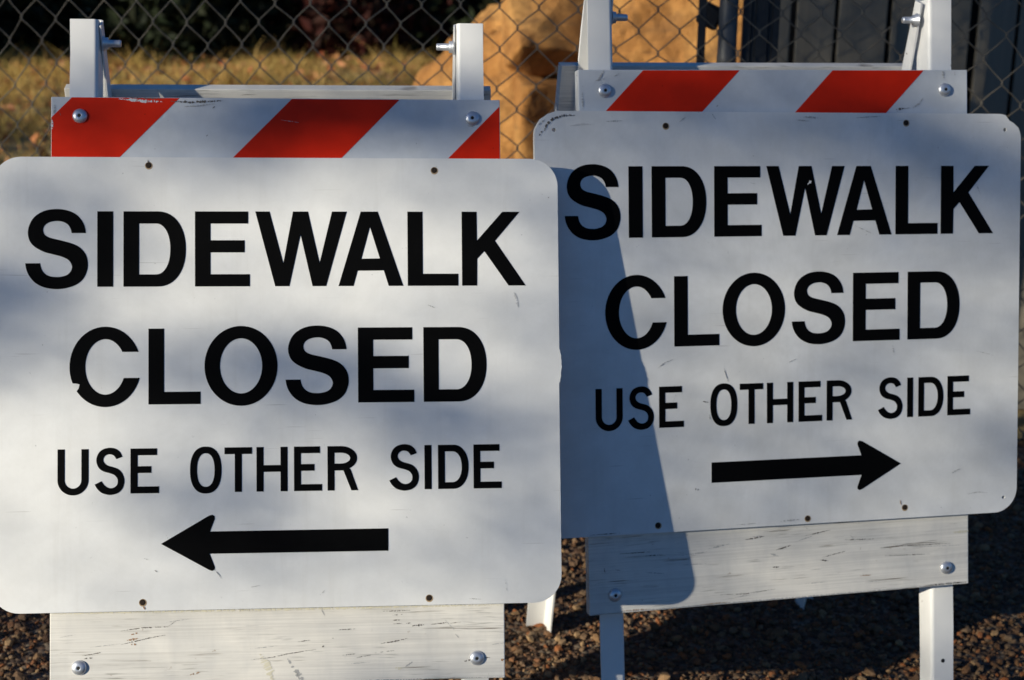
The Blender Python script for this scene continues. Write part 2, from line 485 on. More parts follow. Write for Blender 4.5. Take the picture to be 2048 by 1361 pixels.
def glyph(ch, w, h, sv, sh, small):
    R = lambda pts: [(x * w, y * h) for x, y in pts]
    ov = 0.003 if not small else 0.0015
    if ch == 'I':
        return [[(0, 0), (w, 0), (w, h), (0, h)]]
    if ch == 'E':
        t, m, b = (0.97, 0.905, 1.0) if not small else (0.93, 0.73, 1.0)
        y0, y1 = 0.453 * h, 0.453 * h + sh
        return [[(0, 0), (w * b, 0), (w * b, sh), (sv, sh), (sv, y0), (w * m, y0), (w * m, y1), (sv, y1), (sv, h - sh), (w * t, h - sh), (w * t, h), (0, h)]]
    if ch == 'L':
        return [[(0, 0), (w, 0), (w, sh), (sv, sh), (sv, h), (0, h)]]
    if ch == 'T':
        return [[(w / 2 - sv / 2, 0), (w / 2 + sv / 2, 0), (w / 2 + sv / 2, h - sh), (w, h - sh), (w, h), (0, h), (0, h - sh), (w / 2 - sv / 2, h - sh)]]
    if ch == 'H':
        a, b = 0.44 * h, 0.44 * h + sh
        return [[(0, 0), (sv, 0), (sv, a), (w - sv, a), (w - sv, 0), (w, 0), (w, h), (w - sv, h), (w - sv, b), (sv, b), (sv, h), (0, h)]]
    if ch == 'D':
        cx = 0.55 * w if not small else 0.5 * w
        e = 2.15
        out = [(0, 0), (cx, 0)] + arc(cx, h / 2, w - cx, h / 2, -90, 90, 30, e)[1:] + [(0, h)]
        ci = cx - 0.03 * w
        inn = [(sv, sh)] + arc(ci, h / 2, w - sv - ci, h / 2 - sh, -90, 90, 30, e) + [(sv, h - sh)]
        return [out, inn]
    if ch == 'O':
        e = 2.0 if not small else 2.35
        return [arc(w / 2, h / 2, w / 2, h / 2 + ov, 0, 354, 59, e), arc(w / 2, h / 2, w / 2 - sv, h / 2 - sh + ov, 0, 354, 59, e)]
    if ch == 'C':
        ry = h / 2 + ov; cy = h / 2; cx = 0.515 * w; rx = cx
        yt, yb = 0.695 * h, 0.352 * h
        iy = ry - sh; ix = rx - sv
        aT = math.degrees(math.asin((yt - cy) / ry)); aB = math.degrees(math.asin((yb - cy) / ry))
        bT = math.degrees(math.asin((yt - cy) / iy)); bB = math.degrees(math.asin((yb - cy) / iy))
        k = 0.98
        return [arc(cx, cy, rx, ry, aT, 360 + aB, 44) + arc(cx, cy, ix, iy, 360 + bB, bT, 44)]
    if ch == 'U':
        cy = w / 2
        return [[(w, h), (w - sv, h)] + arc(w / 2, cy - ov, w / 2 - sv, w / 2 - sh, 0, -180, 24) + [(sv, h), (0, h)] + arc(w / 2, cy - ov, w / 2, w / 2, 180, 360, 24)]
    if ch == 'S':
        n = norm_s(S_SML, 641, 850, 940, 1262) if small else norm_s(S_BIG, 172, 597, 403, 952)
        return [[(x * w, y * (h + 2 * ov) - ov) for x, y in n]]
    if ch == 'R':
        r = (0.545 * h) / 2; cyb = h - r; cx = w * 0.97 - r * 1.35
        out = [(0, 0), (sv, 0), (sv, 0.45 * h), (0.52 * w, 0.45 * h), (0.78 * w, 0), (w, 0), (0.755 * w, 0.475 * h)] + arc(cx, cyb, r * 1.35, r, -58, 90, 18) + [(0, h)]
        inn = [(sv, 0.455 * h + sh)] + arc(cx, cyb, r * 1.35 - sv, r - sh, -90, 90, 18) + [(sv, h - sh)]
        return [out, inn]
    if ch == 'A':
        return [R([(0, 0), (.23, 0), (.295, .205), (.70, .208), (.775, 0), (1, 0), (.61, 1), (.348, 1)]), R([(.355, .366), (.64, .37), (.489, .794)])]
    if ch == 'W':
        return [R([(0, 1), (.155, 1), (.304, .307), (.411, 1), (.574, 1), (.70, .312), (.838, 1), (1, 1), (.77, 0), (.622, 0), (.493, .69), (.369, 0), (.215, 0)])]
    if ch == 'K':
        return [R([(0, 0), (0, 1), (.235, 1), (.238, .61), (.64, 1), (.912, 1), (.522, .606), (1, 0), (.73, 0), (.353, .466), (.24, .363), (.235, 0)])]

LINES = [
    ('SIDEWALK', 0.1295, 0.1018, [(-0.3372, -0.2551), (-0.2426, -0.2217), (-0.208, -0.1253), (-0.1131, -0.0398), (-0.0324, 0.0911), (0.0795, 0.1674), (0.1736, 0.2427), (0.2479, 0.3355)], 0.0206, 0.0165, False),
    ('CLOSED', -0.0292, 0.1020, [(-0.2788, -0.1874), (-0.1749, -0.1059), (-0.1006, -0.0031), (0.0076, 0.0925), (0.1053, 0.1814), (0.1943, 0.2805)], 0.0206, 0.0168, False),
    ('USEOTHERSIDE', -0.148, 0.0600, [(-0.2942, -0.2537), (-0.2458, -0.2064), (-0.1986, -0.161), (-0.12, -0.0782), (-0.0742, -0.0376), (-0.0316, 0.0098), (0.0185, 0.0561), (0.0635, 0.1046), (0.1465, 0.1872), (0.1947, 0.2042), (0.2131, 0.2547), (0.2615, 0.2999)], 0.0093, 0.0091, True),
]
ARROW = [(-0.1584, -0.0007), (-0.0950, 0.0360), (-0.0905, 0.0372), (-0.0875, 0.0352), (-0.0872, 0.0315), (-0.0936, 0.0148), (0.1449, 0.0150), (0.1449, -0.0152), (-0.0940, -0.0150), (-0.0872, -0.0330), (-0.0876, -0.0362), (-0.0908, -0.0380), (-0.0950, -0.0365)]

SCUFFS = {
  'sign0': [([(0.3193,0.1201),(0.3226,0.1097),(0.3246,0.1001)], 5, 'pale'), ([(0.2004,0.1034),(0.2106,0.0992)], 1.6, 'grey'), ([(-0.1808,-0.2347),(-0.1755,-0.2368)], 1.5, 'grey'), ([(-0.1669,-0.251),(-0.1636,-0.253)], 2.5, 'dark'), ([(-0.0884,-0.2511),(-0.0818,-0.2586),(-0.0791,-0.2633)], 1.2, 'grey'), ([(-0.1827,-0.2965),(-0.1788,-0.3039)], 1.8, 'brown'), ([(-0.1756,0.3019),(-0.1749,0.2958)], 1.8, 'dark'), ([(0.214,0.2939),(0.2113,0.2897)], 1.8, 'dark'), ([(0.2539,-0.297),(0.2723,-0.2987)], 1.2, 'grey'), ([(0.3033,-0.2729),(0.3052,-0.2879)], 2, 'pale'), ([(0.3676,0.2514),(0.369,0.25)], 3, 'dark'), ([(-0.0407,-0.2761),(-0.0274,-0.2737)], 1.2, 'grey'), ([(0.0527,-0.2881),(0.0594,-0.2815)], 1.2, 'grey')],
  'sign1': [([(-0.1999,-0.0632),(-0.1892,-0.0556),(-0.177,-0.0516)], 1.6, 'grey'), ([(-0.0993,-0.0672),(-0.0955,-0.0784),(-0.0916,-0.0888)], 2.6, 'grey'), ([(-0.132,-0.1145),(-0.1235,-0.1163)], 2.4, 'dark'), ([(-0.122,-0.134),(-0.1205,-0.1429)], 1.4, 'grey'), ([(0.1051,0.1399),(0.1228,0.1324),(0.1382,0.1255)], 1.4, 'grey'), ([(0.268,-0.2401),(0.2772,-0.2359),(0.284,-0.2339)], 2.2, 'grey'), ([(0.297,-0.2732),(0.314,-0.271),(0.3319,-0.2734)], 1.4, 'grey'), ([(-0.1441,-0.2429),(-0.1387,-0.2447)], 5, 'dark'), ([(0.3064,0.1997),(0.3132,0.1846)], 1.4, 'grey'), ([(0.3091,-0.0536),(0.3396,-0.0614)], 1, 'grey'), ([(-0.0006,-0.063),(0.0145,-0.0568)], 1.2, 'grey'), ([(-0.366,0.2764),(-0.3616,0.2855),(-0.3542,0.2925),(-0.344,0.2968)], 5, 'dark'), ([(-0.3733,0.2694),(-0.3689,0.2764)], 3, 'dark'), ([(-0.3571,0.2918),(-0.3367,0.2982),(-0.3207,0.2983)], 4, 'dark'), ([(-0.3281,0.2836),(-0.3098,0.2865),(-0.2915,0.2852)], 3, 'pale'), ([(-0.3753,0.2847),(-0.3644,0.2918)], 3, 'grey'), ([(-0.2752,0.2902),(-0.2508,0.291)], 2.5, 'grey'), ([(-0.1661,0.2894),(-0.1555,0.298)], 1.8, 'grey'), ([(-0.1159,0.3018),(-0.1106,0.294)], 1.6, 'dark'), ([(0.0251,0.2984),(0.0535,0.2964)], 4, 'grey'), ([(0.0125,0.294),(0.0362,0.2919)], 2, 'grey'), ([(0.1092,0.2974),(0.1478,0.2999)], 2, 'grey'), ([(0.0324,0.1993),(0.0379,0.2051)], 5, 'white'), ([(-0.0577,0.2026),(-0.0484,0.2011)], 1, 'grey'), ([(-0.2132,-0.2482),(-0.2117,-0.2497)], 3, 'dark'), ([(-0.0108,-0.2985),(0.0212,-0.2973)], 2.5, 'grey'), ([(-0.3043,-0.3024),(-0.2591,-0.3014)], 1.8, 'dark'), ([(0.1701,-0.0405),(0.1719,-0.0556)], 2, 'grey'), ([(0.184,-0.2765),(0.1857,-0.2858)], 2, 'brown'), ([(-0.0819,-0.2998),(-0.0425,-0.299)], 1.6, 'grey'), ([(-0.1781,-0.1143),(-0.1727,-0.1035)], 1.2, 'grey')],
  'up0': [([(-0.2155,1.0432),(-0.1981,1.042),(-0.1794,1.0401),(-0.154,1.0396)], 5, 'white'), ([(-0.2061,1.0447),(-0.1527,1.0437)], 2, 'dark'), ([(-0.1446,1.0403),(-0.1191,1.0391),(-0.0747,1.0415)], 4, 'dark'), ([(-0.1312,1.0329),(-0.1057,1.0344),(-0.0855,1.0373)], 3, 'grey'), ([(-0.3005,1.0392),(-0.2991,1.0317),(-0.3004,1.0222)], 3, 'grey'), ([(-0.2938,1.0263),(-0.2912,1.0195)], 1.5, 'dark'), ([(-0.3031,1.014),(-0.3024,0.999)], 4, 'white'), ([(-0.0889,1.0311),(-0.0855,1.0339)], 2, 'dark'), ([(0.0024,1.0159),(0.0295,1.0119)], 1, 'grey'), ([(0.2595,1.0091),(0.2698,1.0078)], 3, 'grey')],
  'up1': [([(-0.2661,1.0487),(-0.2699,1.0409),(-0.2753,1.0346)], 4, 'grey'), ([(-0.2797,1.0332),(-0.2664,1.036)], 2.5, 'grey'), ([(-0.2514,1.0395),(-0.2432,1.0437)], 2, 'grey'), ([(0.2625,1.0475),(0.2657,1.0363)], 6, 'grey'), ([(0.2832,1.0452),(0.2831,1.04)], 2, 'grey'), ([(0.2128,0.9919),(0.2243,0.9985),(0.231,1.0074)], 3, 'grey'), ([(0.1867,0.9898),(0.1997,0.9919)], 4, 'dark'), ([(0.2096,0.9926),(0.1981,0.9912)], 2, 'grey'), ([(-0.2992,1.0171),(-0.2983,0.9924)], 3, 'grey')],
  'lo0': [([(-0.303,0.3495),(-0.1,0.3500),(0.1,0.3495),(0.303,0.3490)], 4.5, 'stain'), ([(-0.29,0.3512),(0.02,0.3515),(0.29,0.3507)], 2.2, 'grey'), ([(-0.3,0.2512),(0.0,0.2508),(0.3,0.2512)], 2.2, 'grey'), ([(-0.1979,0.3196),(-0.188,0.322)], 3.5, 'brown'), ([(-0.2032,0.3124),(-0.1887,0.3147)], 4, 'brown'), ([(-0.1979,0.3069),(-0.19,0.3061)], 4, 'brown'), ([(-0.0269,0.2902),(-0.0169,0.2752),(-0.0103,0.2543)], 14, 'stain'), ([(0.0092,0.2826),(0.0158,0.273),(0.0265,0.2533)], 5, 'grey'), ([(0.0198,0.2676),(0.0305,0.2532)], 10, 'grey'), ([(-0.2137,0.3246),(-0.1828,0.3286),(-0.1498,0.3292),(-0.1385,0.3369)], 1.6, 'dark'), ([(-0.2124,0.3066),(-0.1729,0.315),(-0.1518,0.3185)], 1.6, 'dark'), ([(-0.2616,0.2932),(-0.2465,0.2955),(-0.2354,0.2979)], 1.8, 'dark'), ([(-0.2596,0.2892),(-0.2485,0.2902)], 2.2, 'dark'), ([(0.1331,0.2998),(0.1548,0.3027),(0.1718,0.3063)], 2, 'dark'), ([(0.178,0.3231),(0.1944,0.3241)], 3.2, 'dark'), ([(0.2039,0.3245),(0.2271,0.3267)], 1.8, 'dark'), ([(0.2298,0.3253),(0.2449,0.327)], 1.2, 'dark'), ([(-0.0403,0.2825),(-0.0102,0.2851),(0.0099,0.2893),(0.0481,0.2944)], 1.6, 'dark'), ([(0.1381,0.3436),(0.1755,0.3441)], 1.6, 'dark'), ([(0.1517,0.3379),(0.1659,0.3389)], 1.6, 'dark'), ([(0.1523,0.3311),(0.1618,0.3316)], 1.8, 'dark'), ([(0.1523,0.3264),(0.1645,0.3268)], 1.8, 'dark'), ([(0.1699,0.3267),(0.1767,0.3272)], 1.8, 'dark'), ([(0.2485,0.2734),(0.2595,0.2751)], 3, 'dark'), ([(0.2745,0.2775),(0.2841,0.2779)], 1.8, 'dark'), ([(0.2978,0.2735),(0.3033,0.2747)], 4, 'brown'), ([(0.0837,0.2855),(0.1006,0.2871)], 1.6, 'dark'), ([(0.1019,0.2817),(0.1222,0.2852)], 1.4, 'dark'), ([(0.1276,0.2878),(0.1547,0.2905)], 1.2, 'dark'), ([(0.087,0.274),(0.1208,0.2751)], 1.2, 'grey'), ([(0.0772,0.32),(0.1021,0.3208)], 1.4, 'dark'), ([(0.024,0.3051),(0.0415,0.3073)], 1.4, 'dark'), ([(-0.0402,0.2972),(-0.0035,0.3003)], 1.2, 'grey'), ([(0.1546,0.2669),(0.1641,0.266)], 4, 'stain'), ([(0.1682,0.2679),(0.1804,0.2757)], 3, 'grey'), ([(0.223,0.3302),(0.2366,0.315)], 1.2, 'grey'), ([(0.2365,0.3109),(0.242,0.3054)], 2, 'grey'), ([(0.0569,0.2989),(0.0582,0.2975)], 4, 'dark'), ([(0.0704,0.3094),(0.0724,0.3086)], 3, 'dark'), ([(-0.291,0.3184),(-0.2714,0.3213)], 1, 'grey'), ([(-0.2518,0.3042),(-0.2124,0.308)], 1.2, 'grey'), ([(-0.1531,0.3352),(-0.12,0.3392)], 1.2, 'grey'), ([(-0.12,0.2644),(-0.1068,0.2674)], 3, 'brown'), ([(0.2843,0.2949),(0.3035,0.2971)], 1.2, 'grey'), ([(0.0538,0.3508),(0.0604,0.3392)], 1.2, 'grey')],
  'lo1': [([(-0.303,0.3800),(-0.1,0.3770),(0.1,0.3745),(0.303,0.3720)], 4.5, 'stain'), ([(-0.29,0.3790),(0.02,0.3755),(0.29,0.3722)], 2.4, 'grey'), ([(-0.3,0.2640),(0.0,0.2636),(0.3,0.2640)], 2.6, 'grey'), ([(0.23,0.2645),(0.30,0.2650)], 4, 'dark'), ([(-0.1194,0.3476),(-0.1021,0.3508),(-0.0879,0.3528)], 3, 'grey'), ([(-0.0626,0.357),(-0.0323,0.3601)], 2.4, 'dark'), ([(-0.0506,0.3607),(-0.0339,0.361)], 2, 'grey'), ([(-0.0135,0.3383),(-0.0022,0.3405),(0.0123,0.344)], 2.4, 'dark'), ([(0.0172,0.3482),(0.0455,0.3553)], 1.8, 'grey'), ([(0.0334,0.3562),(0.074,0.3624)], 2, 'dark'), ([(0.0573,0.3178),(0.0703,0.3153)], 3, 'dark'), ([(0.0614,0.3213),(0.0998,0.3284)], 1.6, 'dark'), ([(0.0983,0.3454),(0.146,0.3435)], 2.2, 'dark'), ([(0.1066,0.3525),(0.1147,0.3427)], 1.4, 'grey'), ([(0.1558,0.3289),(0.1891,0.3296),(0.2732,0.3274)], 1.8, 'dark'), ([(0.1725,0.3339),(0.2142,0.3262),(0.2987,0.3232)], 1.4, 'grey'), ([(0.164,0.316),(0.2393,0.3135)], 1.6, 'dark'), ([(-0.0194,0.3122),(-0.009,0.3122)], 3, 'dark'), ([(-0.0231,0.333),(-0.0104,0.329)], 3, 'grey'), ([(-0.1033,0.2772),(-0.0637,0.2755),(-0.0142,0.2791)], 1.6, 'dark'), ([(-0.0797,0.2715),(-0.0558,0.2733)], 2, 'grey'), ([(0.0326,0.283),(0.0651,0.2835)], 1.6, 'grey'), ([(0.1225,0.2883),(0.1406,0.2884)], 2.4, 'brown'), ([(-0.1647,0.3405),(-0.1218,0.3433)], 2.4, 'grey'), ([(-0.1611,0.3268),(-0.1245,0.3255)], 1.6, 'grey'), ([(-0.2583,0.3504),(-0.2109,0.3499)], 2, 'dark'), ([(-0.2187,0.3445),(-0.1879,0.3437)], 2, 'dark'), ([(-0.2648,0.3272),(-0.2573,0.3259)], 2, 'dark'), ([(-0.2814,0.3315),(-0.2801,0.324)], 2, 'dark'), ([(-0.2191,0.32),(-0.1884,0.3154)], 2, 'grey'), ([(0.1306,0.2776),(0.1638,0.2789)], 1.6, 'grey'), ([(0.0295,0.3732),(0.0415,0.3632)], 1, 'grey'), ([(0.2783,0.3441),(0.3056,0.3446)], 5, 'stain'), ([(-0.2547,0.2656),(-0.2125,0.2651)], 2, 'brown'), ([(-0.1349,0.2647),(-0.0877,0.2653)], 1.6, 'brown')],
}
M_SC = {'dark': plain('dark_scuff', (0.13, 0.115, 0.10), 0.8), 'grey': plain('grey_scuff', (0.40, 0.395, 0.385), 0.8), 'pale': plain('pale_scuff', (0.56, 0.55, 0.54), 0.8),
        'white': plain('bare_white', (0.66, 0.66, 0.66), 0.7), 'brown': plain('bare_wood', (0.34, 0.2, 0.11), 0.85), 'stain': plain('yellow_stain', (0.64, 0.60, 0.47), 0.8)}
def scuffs(key, parent, off, z):
    """worn marks of one panel: ragged slivers, joined"""
    keys = list(M_SC)
    v, f, mi = [], [], []
    for pts, w, c in SCUFFS[key]:
        pts = [(a - off[0], b - off[1]) for a, b in pts]
        fine = []
        for (a, b), (a2, b2) in zip(pts[:-1], pts[1:]):
            n = max(2, int(math.hypot(a2 - a, b2 - b) / 0.0012))
            fine += [(a + (a2 - a) * k / n, b + (b2 - b) * k / n) for k in range(n)]
        fine.append(pts[-1])
        n = len(fine)
        hw = w * 0.00034
        tx, ty = pts[-1][0] - pts[0][0], pts[-1][1] - pts[0][1]
        L = math.hypot(tx, ty); tx /= L; ty /= L
        run = 0
        for k, (a, b) in enumerate(fine):
            t = k / (n - 1)
            e = hw * (0.25 + math.sin(math.pi * min(1, max(0, t)))) * random.uniform(0.35, 1.25)
            j = random.uniform(-0.4, 0.4) * hw
            v.append((a - ty * (e + j), b + tx * (e + j), z)); v.append((a + ty * (e - j), b - tx * (e - j), z))
            if k and random.random() > 0.26:
                q = len(v)
                f.append((q - 4, q - 3, q - 1, q - 2)); mi.append(keys.index(c))
    me = mesh_py('scuff_marks', v, f)
    for k in keys: me.materials.append(M_SC[k])
    me.polygons.foreach_set('material_index', mi)
    o = obj('scuff_marks', me, None, parent)
    o['kind'] = 'stuff'
    return o

def hole_loop(x, y, r, n=14):
    return [(x + r * math.cos(2 * math.pi * k / n), y + r * math.sin(2 * math.pi * k / n)) for k in range(n)]

BOLT = lathe('bolt_dome', [(0.0100, 0.0), (0.0100, 0.0008), (0.0094, 0.0022), (0.0078, 0.0036), (0.0055, 0.0046), (0.0032, 0.0050), (0.0021, 0.0049), (0.0019, 0.0026)], 28)
SOCK = lathe('bolt_socket', [(0.0022, 0.0040), (0.0022, 0.00525), (0.0016, 0.0053)], 12)
SCREW = lathe('screw_head', [(0.0040, -0.001), (0.0040, 0.0003), (0.0030, 0.0008), (0.0010, 0.0002)], 14)
RUSTM = flat_mesh('rust_ring', [hole_loop(0.0004, -0.0006, 0.0052, 16)], 0.0001)
for me, mm in ((BOLT, M_ZINC), (SOCK, M_DARKHOLE), (SCREW, M_SCREW), (RUSTM, M_RUST)):
    me.materials.append(mm)

def clip(poly, a, b, c):
    """keep a*x+b*y<=c"""
    out = []
    for i, p in enumerate(poly):
        q = poly[(i + 1) % len(poly)]
        dp, dq = a * p[0] + b * p[1] - c, a * q[0] + b * q[1] - c
        if dp <= 0: out.append(p)
        if dp * dq < 0:
            t = dp / (dp - dq)
            out.append((p[0] + t * (q[0] - p[0]), p[1] + t * (q[1] - p[1])))
    return out

def angle_profile(uo, ui, w0, wd, t=0.0026, r=0.006):
    """L section in (u,w): flange at w0 from uo to ui, web from ui at w0 back to w0+wd"""
    s = 1 if ui > uo else -1
    d = 1 if wd > 0 else -1
    outer = [(uo, w0)]
    for k in range(6):
        a = math.pi / 2 * k / 5
        outer.append((ui - s * r + s * r * math.sin(a), w0 + d * (r - r * math.cos(a))))
    outer.append((ui, w0 + wd))
    inner = [(ui - s * t, w0 + wd)]
    ri = r - t
    for k in range(6):
        a = math.pi / 2 * (1 - k / 5)
        inner.append((ui - s * r + s * ri * math.sin(a), w0 + d * (r - ri * math.cos(a))))
    inner.append((uo, w0 + d * t))
    return outer + inner

def extrude_profile(name, prof, v0, v1, nseg=24, wob=0.0006, taper=0.0):
    v, f = [], []
    n = len(prof)
    for i in range(nseg + 1):
        vv = v0 + (v1 - v0) * i / nseg
        for j, (u, w) in enumerate(prof):
            e = wob * random.uniform(-1, 1) if j in (0, n - 1, n // 2 - 1, n // 2) else 0
            tp_ = taper * min(1, max(0, (vv - (v1 - 0.20)) / 0.20)) if j in (n // 2 - 1, n // 2) else 0
            v.append((u + e, vv, w + tp_))
    for i in range(nseg):
        for j in range(n):
            j2 = (j + 1) % n
            f.append((i * n + j, i * n + j2, (i + 1) * n + j2, (i + 1) * n + j))
    f.append(tuple(range(n))); f.append(tuple(nseg * n + j for j in reversed(range(n))))
    m = mesh_py(name, v, f)
    m.shade_smooth()
    m.set_sharp_from_angle(angle=math.radians(35))
    return m

def frame_mtx(Uv, Vv, Wv, origin):
    m = Matrix.Identity(4)
    for i in range(3):
        m[i][0], m[i][1], m[i][2], m[i][3] = Uv[i], Vv[i], Wv[i], origin[i]
    return m

LEG_L = 1.157
def barricade(name, idx, O, th, al, rho, u0, v0, ph, spread, low_v, stripes, holes, arrow_mirror, arrow_at, dy, label):
    root = empty(name, O)
    tag(root, label, 'barricade', 'sidewalk closure barricades')
    Uh = Vector((math.cos(th), math.sin(th), 0)); Nn = Vector((math.sin(th), -math.cos(th), 0)); Z = Vector((0, 0, 1))
    Vl = -Nn * math.sin(al) + Z * math.cos(al); Fn = Nn * math.cos(al) + Z * math.sin(al)
    U = Uh * math.cos(rho) + Vl * math.sin(rho); Vv = -Uh * math.sin(rho) + Vl * math.cos(rho)
    MF = frame_mtx(U, Vv, Fn, Vector((0, 0, 0)))
    # rear frame: hinge point and rear foot on the ground
    hinge = MF @ Vector((0, 1.128, -0.038))
    foot = -Nn * spread
    foot.z = 0
    VR = (hinge - foot); lr = VR.length; VR.normalize()
    # keep the legs' rear plane normal (pointing back)
    UR = (U - VR * U.dot(VR)).normalized()
    FR = VR.cross(UR)            # points backwards
    if FR.dot(-Nn) < 0: FR = -FR
    MR = frame_mtx(UR, VR, FR, foot)
    # legs
    for s in (-1, 1):
        du = 0.005 if (idx == 1 and s > 0) else 0.0
        prof = angle_profile(s * 0.2835 + du, s * 0.2462 + du, -0.0185, -0.037)
        me = extrude_profile('leg', prof, -0.005, LEG_L)
        obj('leg', me, M_LEG, root, MF)
        prof = angle_profile(s * 0.2795, s * 0.2425, 0.022, -0.040)
        me = extrude_profile('leg', prof, -0.005, lr + 0.026, taper=0.016)
        obj('leg', me, M_LEG, root, MR)
        # hinge bolt: shank, nut, pointing inwards
        hb = lathe('hinge_bolt', [(0.0105, 0), (0.0105, 0.0012), (0.0085, 0.0014), (0.0085, 0.0062), (0.0052, 0.0066), (0.0050, 0.0225), (0.0043, 0.0240)], 12)
        hb.materials.append(M_ZINC)
        q = Matrix.Rotation(math.radians(90 if s < 0 else -90), 4, 'Y')
        obj('hinge_bolt', hb, None, root, MF @ Matrix.Translation((s * 0.2424, 1.128, -0.038)) @ q)
    hm = flat_mesh('bolt_hole', [hole_loop(0, 0, 0.0032)], 0.0004)
    obj('bolt_hole', hm, M_DARKHOLE, root, MF @ Matrix.Translation((0.2707, 0.138, -0.0186)))
    obj('bolt_hole', hm, M_DARKHOLE, root, MF @ Matrix.Translation((-0.2707, 0.138, -0.0186)))
    # rails
    top_v = 1.0455 if idx == 0 else 1.0488
    def rail(nm, v0_, mt, mat_, back=False):
        w0, w1 = (-0.018, 0.0) if not back else (0.0225, 0.0405)
        me = box_mesh(nm, -0.3045, 0.3045, 0, 0.2032, w0, w1, 0.0012)
        return obj(nm, me, mat_, root, mt @ Matrix.Translation((0, v0_, 0)))
    up = rail('upper_rail', top_v - 0.2032, MF, M_WHITE)
    lo = rail('lower_rail', low_v, MF, M_BOARD[idx])
    rv = lr + 0.033 - (LEG_L - top_v) + (0.007 if idx == 0 else 0.0)
    ru = rail('rear_rail', rv - 0.2032 - 0.004, MR @ Matrix.Rotation(0.005 if idx == 0 else 0, 4, 'Z'), M_BOARD[idx], True)
    rl = rail('rear_rail', low_v, MR, M_BOARD[idx], True)
    # slanting orange-red stripes laid on the upper rail
    rect = [(-0.3037, 0.0008), (0.3037, 0.0008), (0.3037, 0.2024), (-0.3037, 0.2024)]
    for a, b in stripes:
        k = 0.985
        p = clip(rect, -1, k, -(a - k * 0.2032)); p = clip(p, 1, -k, b - k * 0.2032) if p else p
        if len(p) > 2:
            me = flat_mesh('stripe', [p], 0.0003)
            obj('stripe', me, M_RED, up, Matrix.Translation((0, 0, 0.0001)))
    # carriage bolts
    for (bu, bv) in ((-0.266, 1.0193), (0.266, 1.0193), (-0.266, low_v + 0.028), (0.266, low_v + 0.028)):
        bo = obj('bolt', BOLT, None, root, MF @ Matrix.Translation((bu, bv, 0.0003)))
        obj('socket', SOCK, None, bo)
    scuffs('up%d' % idx, up, (0, top_v - 0.2032), 0.0007)
    scuffs('lo%d' % idx, lo, (0, low_v), 0.0004)
    # sign board
    W2, H2, r = 0.381, 0.3048, 0.038
    out = []
    for cx, cy, a in ((W2 - r, H2 - r, 0), (-W2 + r, H2 - r, 90), (-W2 + r, -H2 + r, 180), (W2 - r, -H2 + r, 270)):
        pts = arc(cx, cy, r, r, a, a + 90, 10)
        if idx == 1 and a == 0:
            pts = [(x - 0.0035 * abs(math.sin(i * 1.3)) if 3 < i < 8 else x, y - (0.003 if 4 < i < 8 else 0)) for i, (x, y) in enumerate(pts)]
        if idx == 1 and a == 90:
            pts = [(x + random.uniform(0, .0012), y - random.uniform(0, .0012)) for x, y in pts]
        out += pts
    if idx == 0:   # splintered bulge on the right edge
        ys_ = np.linspace(-0.005, 0.045, 22)
        out += [(W2 + 0.0032 * math.sin(math.pi * (y + 0.005) / 0.05) + random.uniform(-0.0007, 0.0007), y) for y in ys_]
    loops = [out] + [hole_loop(x, y, rr) for x, y, rr, k in holes if k == 'hole']
    me = flat_mesh('sign_board', loops, 0.0085)
    sgn = obj('sign_board', me, M_SIGN[idx], root, MF @ Matrix.Translation((u0, v0, 0.0014)) @ Matrix.Rotation(ph, 4, 'Z'))
    TOP = 0.0085
    for x, y, rr, k in holes:
        if k == 'screw':
            obj('rust_ring', RUSTM, None, sgn, Matrix.Translation((x, y, TOP + 0.0001)))
            obj('screw', SCREW, None, sgn, Matrix.Translation((x, y, TOP + 0.0002)))
    for li, (txt, yb, h, xs_, sv, sh, small) in enumerate(LINES):
        for ch, (xa, xb) in zip(txt, xs_):
            me = flat_mesh('letter', glyph(ch, xb - xa, h, sv, sh, small), 0.0003)
            obj('letter', me, M_BLACK, sgn, Matrix.Translation((xa, yb + dy[li], TOP + 0.0002)))
    scuffs('sign%d' % idx, sgn, (0, 0), TOP + 0.0008)
    ar = [(x if not arrow_mirror else -x, y) for x, y in ARROW]
    obj('arrow', flat_mesh('arrow', [ar], 0.0003), M_BLACK, sgn, Matrix.Translation((arrow_at[0], arrow_at[1], TOP + 0.0002)))
    if idx == 0:   # flake missing from the letter C
        pc = [(-0.2760, 0.0000), (-0.2690, -0.0005), (-0.2655, -0.0015), (-0.2668, -0.0070), (-0.2695, -0.0110), (-0.2725, -0.0070), (-0.2745, -0.0045)]
        obj('paint_flake', flat_mesh('paint_flake', [pc], 0.0002), M_CHIP, sgn, Matrix.Translation((0, 0, TOP + 0.0006)))
    return root

